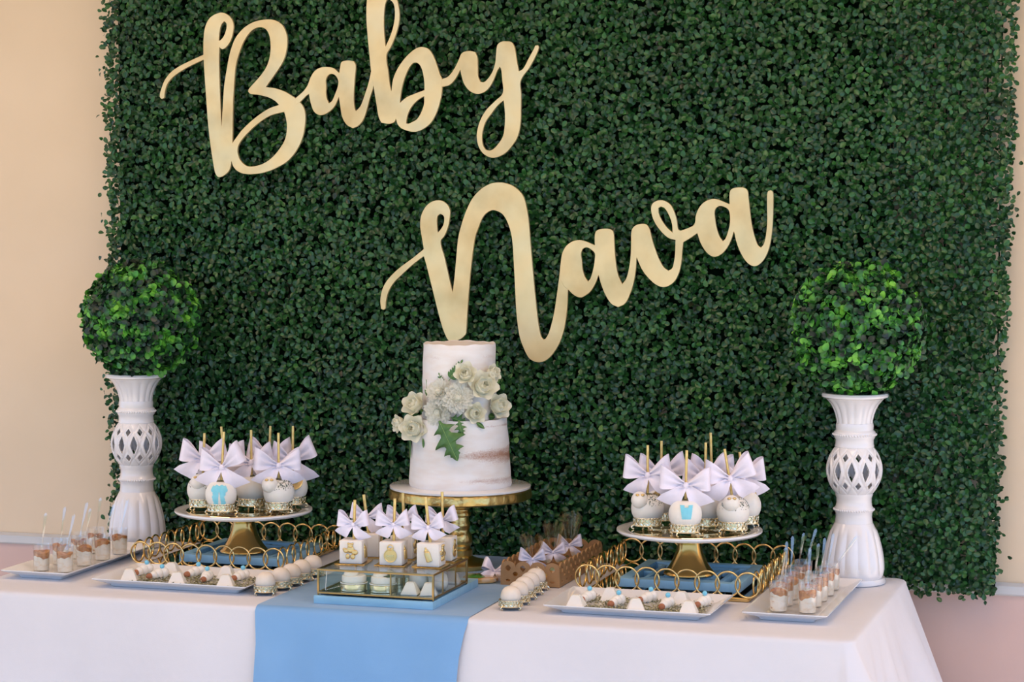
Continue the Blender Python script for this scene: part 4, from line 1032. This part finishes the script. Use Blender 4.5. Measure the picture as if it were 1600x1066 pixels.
for k, (u, v, s, d, lab, op) in enumerate(ROSES):
    p, nn = cake_pt(u, v, 0.012); rose(p, Vector(d), s * 1.5, 'ivory ' + lab if 'peach' not in lab and 'pale' not in lab else lab, 60 + k, op)
def mum(loc, d, s, label, seed):
    g = np.random.default_rng(seed); n = 120
    i = np.arange(n); f_ = (i + .5) / n; th_ = i * 2.39996
    el = 1.30 - 1.35 * f_ ** .75 + g.normal(0, .08, n); dd = np.stack([np.cos(th_) * np.cos(el), np.sin(th_) * np.cos(el), np.sin(el)], 1)
    bs = dd * 0.003 + np.array([0, 0, 0.004]); nr_ = np.tile(np.array([0, 0, 1.0]), (n, 1)) * 1.0 + dd * .2 + g.normal(0, .1, (n, 3)); nr_[el > 1.2] = np.stack([-np.cos(th_), -np.sin(th_), np.zeros(n)], 1)[el > 1.2]
    sc_ = (0.45 + 0.6 * f_ ** .6) * g.uniform(.9, 1.1, n)
    r = thing('chrysanthemum', label, 'flower', cake_world(loc), 0, 'white chrysanthemums on the cake'); aim(r, cake_dir(d)); s *= 1.12; r.scale = (s, s, s)
    o = link('petals', leaf_mesh('petals', leaf_template(0.026, 0.0088, -.30, .25), bs, leaf_frames(bs, dd, nr_), sc_, 'mum'), r); o['kind'] = 'stuff'
    MB().ball((0, 0, 0.011), (0.0085, 0.0085, 0.008), 14, 10).build('centre', 'petal', r)
for k, (u, v, s, d, lab) in enumerate(((716, 620, 1.12, (.0, -1, .25), 'full white chrysanthemum in the centre of the cake spray'), (691, 612, 1.0, (-.45, -.9, .5), 'white chrysanthemum at upper left of the cake spray'), (688, 640, 1.05, (-.35, -1, -.1), 'white chrysanthemum at the lower left, above the big leaf'))):
    p, nn = cake_pt(u, v, 0.014); mum(p, Vector(d), s, lab, 30 + k)
def outline_leaf(pts, name, th=0.0008, mat='greenleaf', bend=0.0):
    """leaf from a half outline (t, half width); folded along the midrib and bent"""
    b = MB(); V = []; n = len(pts)
    for t_, w in pts:
        y = -bend * t_ * t_
        V += [(-w, y + 0.15 * w, t_), (0, y, t_), (w, y + 0.15 * w, t_)]
    b.add(V, [f for j in range(n - 1) for f in ((j*3, j*3+1, j*3+4, j*3+3), (j*3+1, j*3+2, j*3+5, j*3+4))])
    return b
def lobed(L=0.062):
    prof = [(0, .0012), (.08, .003), (.14, .007), (.19, .014), (.24, .019), (.25, .012), (.29, .0075), (.36, .009), (.43, .017), (.50, .024), (.55, .0265), (.55, .017), (.58, .0095), (.64, .0085), (.71, .014), (.77, .0175), (.775, .011), (.80, .007), (.86, .0085), (.89, .0055), (.95, .0035), (1, .0004)]
    return [(t_ * L, w * L / .062) for t_, w in prof]
def oval(L, W): return [(L * q / 8, max(.0003, W * math.sin(PI * min(1, .04 + q / 8 * .96)) ** .8)) for q in range(9)]
def put_leaf(u, v, ang, pts, label, off=0.003, name='leaf_sprig', bend=.0, fern=None):
    """ang: direction in the picture, 0 = up, positive to the right"""
    p, nn = cake_pt(u, v, off); t_ = Vector((math.sin(ang), 0, math.cos(ang)))
    y = -nn; x = y.cross(t_).normalized() * -1; z = x.cross(y) * 1
    x = t_.cross(nn).normalized(); z = nn.cross(x).normalized() * 1
    R_ = Matrix((x, -nn, z)).transposed()
    root = thing(name, label, 'leaf', (0, 0, 0), 0, 'green leaves in the cake spray')
    root.matrix_world = CW @ (Matrix.Translation(p) @ R_.to_4x4())
    if fern:
        L, W, n = fern
        MB().tube([(0, 0, L * q / 8) for q in range(9)], [.0008] * 9, 5).build('stem', 'stemgreen', root)
        lm = outline_leaf(oval(W, W * .26), 'leaflet').mesh('leaflet', 'greenleaf', 60)
        for k in range(n):
            for s in (-1, 1):
                o = link('leaflet', lm, root, (0, 0, L * (.15 + .75 * k / n))); o.rotation_euler = (0, s * 0.95, 0); f_ = 1 - .55 * k / n; o.scale = (f_, f_, f_)
        o = link('leaflet', lm, root, (0, 0, L * .86)); o.scale = (.6, .6, .6)
    else:
        solid(outline_leaf(pts, 'blade', bend=bend).build('blade', 'greenleaf', root, smooth=60), .0007)
        MB().tube([(0, -0.0005, q / 8 * pts[-1][0]) for q in range(9)], .0006, 5).build('midrib', 'stemgreen', root)
    return root
put_leaf(688, 655, 2.62, lobed(.098), 'large lobed green leaf hanging down the lower cake tier', .016)
put_leaf(706, 650, 1.9, lobed(.040), 'small lobed green leaf right of the large hanging one', .014)
put_leaf(702, 594, 0.62, None, 'fern frond rising above the chrysanthemums', .004, 'fern_frond', fern=(.058, .016, 6))
put_leaf(692, 600, -.35, None, 'small fern frond at the upper left of the top rose', .004, 'fern_frond', fern=(.026, .011, 3))
put_leaf(668, 612, -.25, oval(.030, .006), 'slender green leaf above the left rose', .003)
put_leaf(672, 620, -1.1, oval(.026, .006), 'slender dark leaf beside the left rose', .006)
put_leaf(776, 590, .55, lobed(.040), 'lobed green leaf at upper right behind the small rose', .008)
put_leaf(776, 598, 1.5, lobed(.036), 'lobed green leaf pointing right beside the upper tier', .008)
put_leaf(641, 684, 3.05, oval(.045, .005), 'long narrow leaf hanging at the left of the lower tier', .003)
put_leaf(662, 684, 3.0, oval(.020, .004), 'short narrow leaf hanging below the ruffled rose', .003)
put_leaf(718, 655, 2.9, lobed(.034), 'small toothed leaf below the pale rose', .014)
put_leaf(745, 658, 2.2, oval(.024, .005), 'tiny bright bud leaf under the pale rose', .006)
put_leaf(764, 648, 1.7, oval(.022, .008), 'broad sepal leaf under the right end rose', .006)

# ------------------------------------------------------------------ glass box, cake cubes
BX0, BX1, BY0, BY1 = -0.142, 0.110, -0.414, -0.200
GZ = RZ_ + 0.017 + 0.0003; GH = 0.055
w, d = BX1 - BX0, BY1 - BY0
gb = thing('glass_display_box', 'brass edged glass box of sweets on the blue board', 'glass box', T((BX0 + BX1) / 2, (BY0 + BY1) / 2, GZ))
fz = 0.004
for z in (fz + .0015, GH - .0015):
    for s in (-1, 1):
        MB().box((0, s * d / 2, z), (w + .004, .004, .004), bev=.0006).build('frame_bar', 'brass', gb)
        MB().box((s * w / 2, 0, z), (.004, d - .004, .004), bev=.0006).build('frame_bar', 'brass', gb)
for sx in (-1, 1):
    for sy in (-1, 1):
        MB().box((sx * w / 2, sy * d / 2, GH / 2 + .002), (.0042, .0042, GH - .010), bev=.0006).build('corner_post', 'brass', gb)
        MB().ball((sx * w / 2, sy * d / 2, .0022), .0022, 10, 8).build('foot', 'brass', gb)
MB().box((0, 0, fz + .0012), (w - .004, d - .004, .002)).build('mirror_base', 'mirror', gb, smooth=0)
MB().box((0, 0, GH - .0002), (w - .002, d - .002, .002)).build('lid_pane', 'glass', gb, smooth=0)
for s in (-1, 1):
    MB().box((0, s * (d / 2), GH / 2 + .002), (w - .004, .0016, GH - .012)).build('side_pane', 'glass', gb, smooth=0)
    MB().box((s * (w / 2), 0, GH / 2 + .002), (.0016, d - .004, GH - .012)).build('side_pane', 'glass', gb, smooth=0)
dvx = 0.017 - (BX0 + BX1) / 2
MB().box((dvx, 0, GH / 2 + .002), (.0014, d - .006, GH - .012)).build('divider_pane', 'glass', gb, smooth=0)
for sy in (-.49, -.12, .2): MB().box((dvx, sy * d, GH / 2 + .002), (.0026, .0026, GH - .011)).build('divider_bar', 'brass', gb, smooth=0)
for sy in (-.22, .16): MB().box((w / 2, sy * d, GH / 2 + .002), (.0028, .0028, GH - .010)).build('side_bar', 'brass', gb, smooth=0)
# pearl string by the left pane
b = MB()
for k in range(22): b.ball((-w / 2 + .011 + 0.0002 * math.sin(k), -d / 2 + .012 + .002 * k * .2, fz + .006 + k * .0019), .0011, 8, 6)
for k in range(14): b.ball((-w / 2 + .012 + .003 * k, -d / 2 + .012 + .0015 * k, fz + .005 + .0008 * k), .0011, 8, 6)
IZ = GZ + fz + .0024
pb = b.build('pearl_string', 'plate', None, gb.location)
tag(pb, 'string of tiny white pearls inside the glass box corner', 'pearls')
tin_proto = None
def tin(x, y, label, berry):
    global tin_proto
    r = thing('iced_mini_cake', label, 'mini cake', T(x, y, IZ), 0.4, 'iced mini cakes in the glass box')
    b = MB(); b.lathe([(.0265, 0), (.0280, .001), (.0280, .005), (.0268, .0055), (.0268, .0065), (.0280, .007), (.0280, .0145), (.0268, .015), (.0268, .018), (.0250, .018)], 44); b.build('gold_cup', 'palegold', r)
    b = MB()
    for k in range(60): a = 2 * PI * k / 60; b.ball((.0276 * math.cos(a), .0276 * math.sin(a), .0165), .0013, 6, 5)
    b.build('pearl_band', 'plate', r)
    b = MB(); b.lathe([(.0245, .017), (.0252, .019), (.0256, .026), (.0246, .0312), (.022, .0328), (.012, .0325)], 40); b.build('icing', 'choc', r)
    b = MB(); b.lathe([(.011, .0322), (.0148, .0328), (.0152, .0355), (.0135, .0388), (.009, .0398)], 32, TR(-.006, -.004, 0)); b.build('icing_button', 'choc', r)
    if berry:
        b = MB(); b.lathe([(.0120, .0325), (.0135, .0335), (.0120, .0345)], 20, TR(.011, -.010, 0)); b.build('dark_swirl', 'sprinkle', r)
    return r
tin(-0.079, -0.372, 'iced mini cake in gold cup, left one at the glass box front', False)
tin(-0.016, -0.368, 'iced mini cake in gold cup with dark swirl, at the glass box front', True)
tin(-0.020, -0.262, 'iced mini cake in gold cup at the back of the glass box', False)
for x, y, l, rz in ((0.049, -0.380, 'white chocolate pyramid in the glass box beside the divider', .1), (0.087, -0.377, 'white chocolate pyramid in the front right corner of the glass box', .3), (0.085, -0.225, 'white chocolate pyramid at the back right of the glass box', .2)):
    pyr(x, y, IZ, l, rz, .92, 'white chocolates in the glass box')
BALL = MB().lathe([(.012, 0), (.0185, .004), (.0205, .012), (.0205, .022), (.0185, .030), (.013, .036), (.005, .039)], 32).mesh('round_chocolate', 'choc', 60)
for x, y, l in ((0.043, -0.318, 'round white chocolate behind the pyramids, nearer the divider in the glass box'), (0.085, -0.312, 'round white chocolate behind the pyramids, by the right pane of the glass box')):
    tag(link('round_chocolate', BALL, None, T(x, y, IZ)), l, 'chocolate', 'white chocolates in the glass box')
# cubes on gold cards
CZ = GZ + GH + 0.001
def cube_pop(x, y, label, cardlabel, front, side, rz, seed, lean=0.0):
    n = 12; cd = MB()
    lp = []
    for z_, k in ((0, 1), (.0008, 1.0), (.0008, .86), (.0003, .84)): lp.append([(p[0] * k, p[1] * k, p[2]) for p in rr_loop(.068, .068, .004, z_ + (0.003 if k == 1.0 else 0) * (z_ > 0) * .6, 4)])
    L0 = []
    for i in range(80):
        a = 2 * PI * i / 80; c_, s_ = math.cos(a), math.sin(a); q = 0.034 / max(abs(c_), abs(s_)) ** .92; q *= 1 + .018 * math.sin(a * 20); L0.append((q * c_, q * s_))
    cd.loft([[(px * .97, py * .97, 0) for px, py in L0], [(px, py, .0016) for px, py in L0], [(px * .99, py * .99, .0022) for px, py in L0], [(px * .86, py * .86, .0009) for px, py in L0]])
    tag(cd.build('gold_card', 'goldleaf', None, T(x, y, CZ), rz, smooth=50), cardlabel, 'gold card', 'scalloped gold cards under the cake cubes')
    root = thing('cake_cube_pop', label, 'cake pop', T(x, y, CZ + .0014), rz, 'cake cubes on the glass box')
    s = 0.0485
    MB().box((0, 0, s / 2), (s, s, s), bev=.0022).build('cake_cube', 'fondant', root)
    k = link('stick', STICK, root, (0, 0, 0.025)); k.scale = (1.08, 1.08, .90 + .05 * (seed % 3)); k.rotation_euler = (0, lean, 0)
    put_bow(root, SMALLBOWS[seed % 3], (0.045 * lean, -.006, 0.080 + .003 * (seed % 2)), random.uniform(-.15, .15), random.uniform(-.1, .1))
    def motif(kind, M_):
        b = MB()
        if kind == 'bear':
            for p, r_ in (((0, .006), (.0085, .0075)), ((0, .014), (.006, .0055)), ((-.0095, .003), (.006, .0045)), ((.0095, .000), (.007, .0055)), ((-.006, -.0085), (.0048, .0058)), ((.005, -.009), (.0052, .0055)), ((-.0045, .018), (.0025, .0025)), ((.0045, .018), (.0025, .0025)), ((-.013, .006), (.004, .003))):
                b.ball((p[0], -.001, p[1]), (r_[0], .0032, r_[1]), 14, 8, M_)
            return b.build('gold_bear', 'goldsugar', root)
        if kind == 'bib':
            R_ = RX(PI / 2); b.lathe([(.0135, 0), (.0142, .001), (.0140, .0022), (.0125, .0024), (.0118, .0016), (.003, .0016)], 32, M_ @ TR(0, 0, -.004) @ R_)
            b.tube([(.0062 * math.cos(a), -.0012, .0125 + .0062 * math.sin(a)) for a in [2 * PI * q / 20 for q in range(20)]], .0012, 6, True, M_)
            for q in (-.0028, .0028): b.ball((q, -.0012, .0098), (.0032, .002, .0028), 10, 6, M_)
            o = b.build('gold_bib', 'goldsugar', root)
            t_ = bpy.data.curves.new('lettering', 'FONT'); t_.body = 'BABY'; t_.size = .0072; t_.extrude = .0004; t_.align_x = 'CENTER'; t_.align_y = 'CENTER'
            to = bpy.data.objects.new('tmp', t_); COL.objects.link(to); me = bpy.data.meshes.new_from_object(to.evaluated_get(bpy.context.evaluated_depsgraph_get())); bpy.data.objects.remove(to)
            me.materials.clear(); me.materials.append(M['palegold']); me.transform(M_ @ TR(0, -.0022, -.0045) @ RX(PI / 2)); link('lettering', me, o); return o
        if kind == 'bottle':
            b.lathe([(.0052, -.014), (.0066, -.0132), (.0068, -.012), (.0068, .005), (.006, .0068), (.0042, .0078), (.0052, .0085), (.0052, .0108), (.004, .0115), (.0026, .013), (.0024, .016), (.0014, .0172)], 20, M_ @ RY(-.32) @ Matrix.Diagonal((1, .62, 1, 1))); return b.build('gold_bottle', 'goldsugar', root)
    hs = s / 2
    for kind, M_ in ((front, TR(0, -hs, s * .5)), (side, TR(hs, 0, s * .5) @ RZ(PI / 2))):
        if kind: motif(kind, M_)
    return root
cube_pop(-0.097, -0.328, 'white cake cube with gold bear, front left on the glass box', 'scalloped gold card under the front left cake cube', 'bear', 'bottle', .10, 0, .03)
cube_pop(-0.010, -0.322, 'white cake cube with round gold bib, front middle on the glass box', 'scalloped gold card under the front middle cake cube', 'bib', 'bottle', .08, 1, .03)
cube_pop(0.072, -0.318, 'white cake cube with gold baby bottle, front right on the glass box', 'scalloped gold card under the front right cake cube', 'bottle', 'bear', .03, 2, -.10)
cube_pop(-0.096, -0.236, 'plain fronted cake cube at back left on the glass box', 'scalloped gold card under the back left cake cube', None, 'bib', .15, 3, -.12)
cube_pop(-0.018, -0.236, 'plain fronted cake cube at back middle on the glass box', 'scalloped gold card under the back middle cake cube', None, 'bear', .08, 4, -.02)
cube_pop(0.070, -0.236, 'plain fronted cake cube at back right on the glass box', 'scalloped gold card under the back right cake cube', None, 'bib', .06, 5, -.02)

# ------------------------------------------------------------------ fretwork crate with wrapped biscuits
KX0, KX1, KY0, KY1 = 0.150, 0.283, -0.088, 0.262; KH = 0.052
cr = thing('fretwork_crate', 'brown laser cut fibreboard crate with scalloped top edge', 'crate', T((KX0 + KX1) / 2, (KY0 + KY1) / 2, RZ_))
def crate_side(L, n, th):
    """scalloped panel in XZ with cut-outs, extruded along Y"""
    cu = bpy.data.curves.new('o', 'CURVE'); cu.dimensions = '2D'; cu.fill_mode = 'BOTH'; cu.extrude = th / 2
    def sp_(pts):
        s_ = cu.splines.new('POLY'); s_.points.add(len(pts) - 1); s_.use_cyclic_u = True
        for q, p in zip(s_.points, pts): q.co = (p[0], p[1], 0, 1)
    top = []; p_ = L / n
    for k in range(n):
        c_ = -L / 2 + p_ * (k + .5)
        for q in range(11):
            a = PI * (1 - q / 10); top.append((c_ + p_ * .5 * math.cos(a), KH - .014 + .014 * math.sin(a)))
    sp_([(-L / 2, 0)] + top + [(L / 2, 0)])
    for k in range(n):
        c_ = -L / 2 + p_ * (k + .5)
        sp_([(c_ + .0062 * math.cos(a) * (1 - .45 * (math.sin(a) < 0) * abs(math.sin(a))), KH - .0155 + .0068 * math.sin(a)) for a in [2 * PI * q / 16 for q in range(16)]])
        sp_([(c_ + .0052 * math.cos(a), .0105 + .0028 * math.sin(a)) for a in [2 * PI * q / 14 for q in range(14)]])
        if k < n - 1:
            e = c_ + p_ / 2; sp_([(e + .0056 * math.cos(a), .0245 + .0050 * math.sin(a)) for a in [2 * PI * q / 14 for q in range(14)]])
    ob = bpy.data.objects.new('tmp', cu); COL.objects.link(ob)
    me = bpy.data.meshes.new_from_object(ob.evaluated_get(bpy.context.evaluated_depsgraph_get())); bpy.data.objects.remove(ob)
    me.transform(RX(PI / 2)); me.materials.clear(); me.materials.append(M['mdf']); me.polygons.foreach_set('use_smooth', [False] * len(me.polygons)); return me
w, d = KX1 - KX0, KY1 - KY0
pf = crate_side(w, 4, .004); ps = crate_side(d - .0084, 10, .004)
for s in (-1, 1):
    link('end_panel', pf, cr, (0, s * (d / 2 - .002), 0)); link('side_panel', ps, cr, (s * (w / 2 - .002), 0, 0), PI / 2)
MB().box((0, 0, .003), (w - .009, d - .009, .004)).build('bottom_panel', 'mdf', cr, smooth=0)
def cello_bag(seed, L=.085, W=.05, neck=.045, H=.085):
    """gathered bag: flat pillow below, tied neck, flared top"""
    g = np.random.default_rng(seed); n = 48; ph_ = g.uniform(0, 6, 6)
    prof = [(.03, .0), (.9, .001), (1.0, .007), (.95, .014), (.62, .022), (.28, .032), (.10, neck - .002), (.075, neck), (.12, neck + .006), (.30, neck + .020), (.46, H - .014), (.50, H)]
    L_ = []
    for j, (k, z) in enumerate(prof):
        amp = 0.03 if z < .018 else (.22 if z < neck else .34); row = []
        for i in range(n):
            a = 2 * PI * i / n; f_ = 1 + amp * (math.sin(5 * a + ph_[0] + z * 20) * .5 + math.sin(9 * a + ph_[1]) * .5)
            row.append((L / 2 * k * f_ * math.cos(a), W / 2 * k * f_ * math.sin(a) * (1 if z < neck else .6), z + (.006 * math.sin(7 * a + ph_[2]) if j == len(prof) - 1 else 0)))
        L_.append(row)
    return MB().loft(L_, cap0=False, cap1=False).mesh('cellophane', 'cello', 25)
def wrapped(loc, rz, icing, label, seed, tilt=(0, 0), L=.085, W=.075, bowscale=.62, up=True, H=.095):
    root = thing('wrapped_biscuit', label, 'biscuit', loc, rz, 'biscuits wrapped in cellophane'); root.rotation_euler = (tilt[0], tilt[1], rz)
    b = MB(); b.lathe([(L * .40, .0015), (L * .43, .003), (L * .43, .007), (L * .41, .0088), (L * .3, .009)], 36); b.build('biscuit', 'cookie', root)
    b = MB(); b.lathe([(L * .33, .0088), (L * .335, .0098), (L * .30, .0105)], 36); b.build('icing', icing, root)
    link('cellophane', cello_bag(seed, L, W, .046, H), root)
    MB().tube([(.0035 * math.cos(a), .0035 * math.sin(a), .046) for a in [2 * PI * q / 16 for q in range(16)]], .0014, 6, True).build('tie', 'raffia', root)
    b = put_bow(root, SMALLBOWS[seed % 3], (0, -.007, .046), .1); b.scale = (.82, .82, .82)
    return root
kx = (KX0 + KX1) / 2; fb = RZ_ + .0055
wrapped(T(kx - .012, -0.030, fb), FACE, 'mint', 'cellophane wrapped biscuit with bow nearest the front of the crate', 1, (0.10, 0), .088, .085)
wrapped(T(kx + .002, 0.070, fb), FACE, 'mint', 'cellophane wrapped biscuit with bow in the middle of the crate', 2, (0.05, 0.06), .088, .085, H=.112)
wrapped(T(kx + .010, 0.175, fb), FACE, 'mint', 'cellophane wrapped biscuit with bow at the far end of the crate', 3, (0.0, .05), .088, .085, H=.118)
# loose wrapped biscuit lying on the runner
r = thing('wrapped_biscuit', 'cellophane wrapped biscuit with green icing on the runner by the crate', 'biscuit', T(0.098, -0.062, RZ_), 0, 'biscuits wrapped in cellophane')
b = MB(); b.lathe([(.034, 0.0005), (.0365, .002), (.0365, .009), (.0345, .011), (.02, .0112)], 40); b.build('biscuit', 'cookie', r)
b = MB(); b.lathe([(.022, .011), (.0225, .0122), (.020, .0128)], 36, TR(-.012, -.006, 0)); b.build('icing', 'greenicing', r)
g = np.random.default_rng(5); L_ = []
for k, z in ((1.05, .0004), (1.13, .006), (1.06, .0125), (.7, .0145), (.35, .0150)):
    L_.append([(.0365 * k * (1 + .05 * math.sin(7 * a + z * 90)) * math.cos(a) + (.008 if math.cos(a) > .8 else 0), .0365 * k * (1 + .05 * math.sin(9 * a)) * math.sin(a), z + .0012 * math.sin(5 * a) * (z > .01)) for a in [2 * PI * q / 40 for q in range(40)]])
MB().loft(L_, cap0=False, cap1=True).build('cellophane', 'cello', r, smooth=25)
fan = MB().grid(lambda a, q: (.036 + .050 * q, (a - .5) * (.008 + .05 * q), .012 + .010 * q + .004 * math.sin(a * 14) * q), 16, 6); fan.build('cellophane_tail', 'cello', r, smooth=25)
bo = put_bow(r, SMALLBOWS[1], (.026, .012, .022), .5); bo.scale = (.8, .8, .8); bo.rotation_euler = (-.5, .3, .6)
import OpenImageIO as oiio, sys
b=oiio.ImageBuf('/workdir/render_main.png'); a=b.get_pixels(oiio.FLOAT)
s=a.shape[1]/1600
for n,u,v in [('wallL',60,300),('wallLlow',60,750),('pink',20,870),('cloth front',200,1010),('cloth top',60,918),('runner front',550,1020),('runner top',460,935),('sign B',350,200),('wallR',1585,500),('pinkR',1500,980),('cake low',700,720),('ped R',1334,640),('cloth R front',1200,1040),('cloth side',1400,1040)]:
    x,y=int(u*s),int(v*s); p=a[y-3:y+4,x-3:x+4,:3].mean((0,1))*255; print(n,p.round().astype(int))
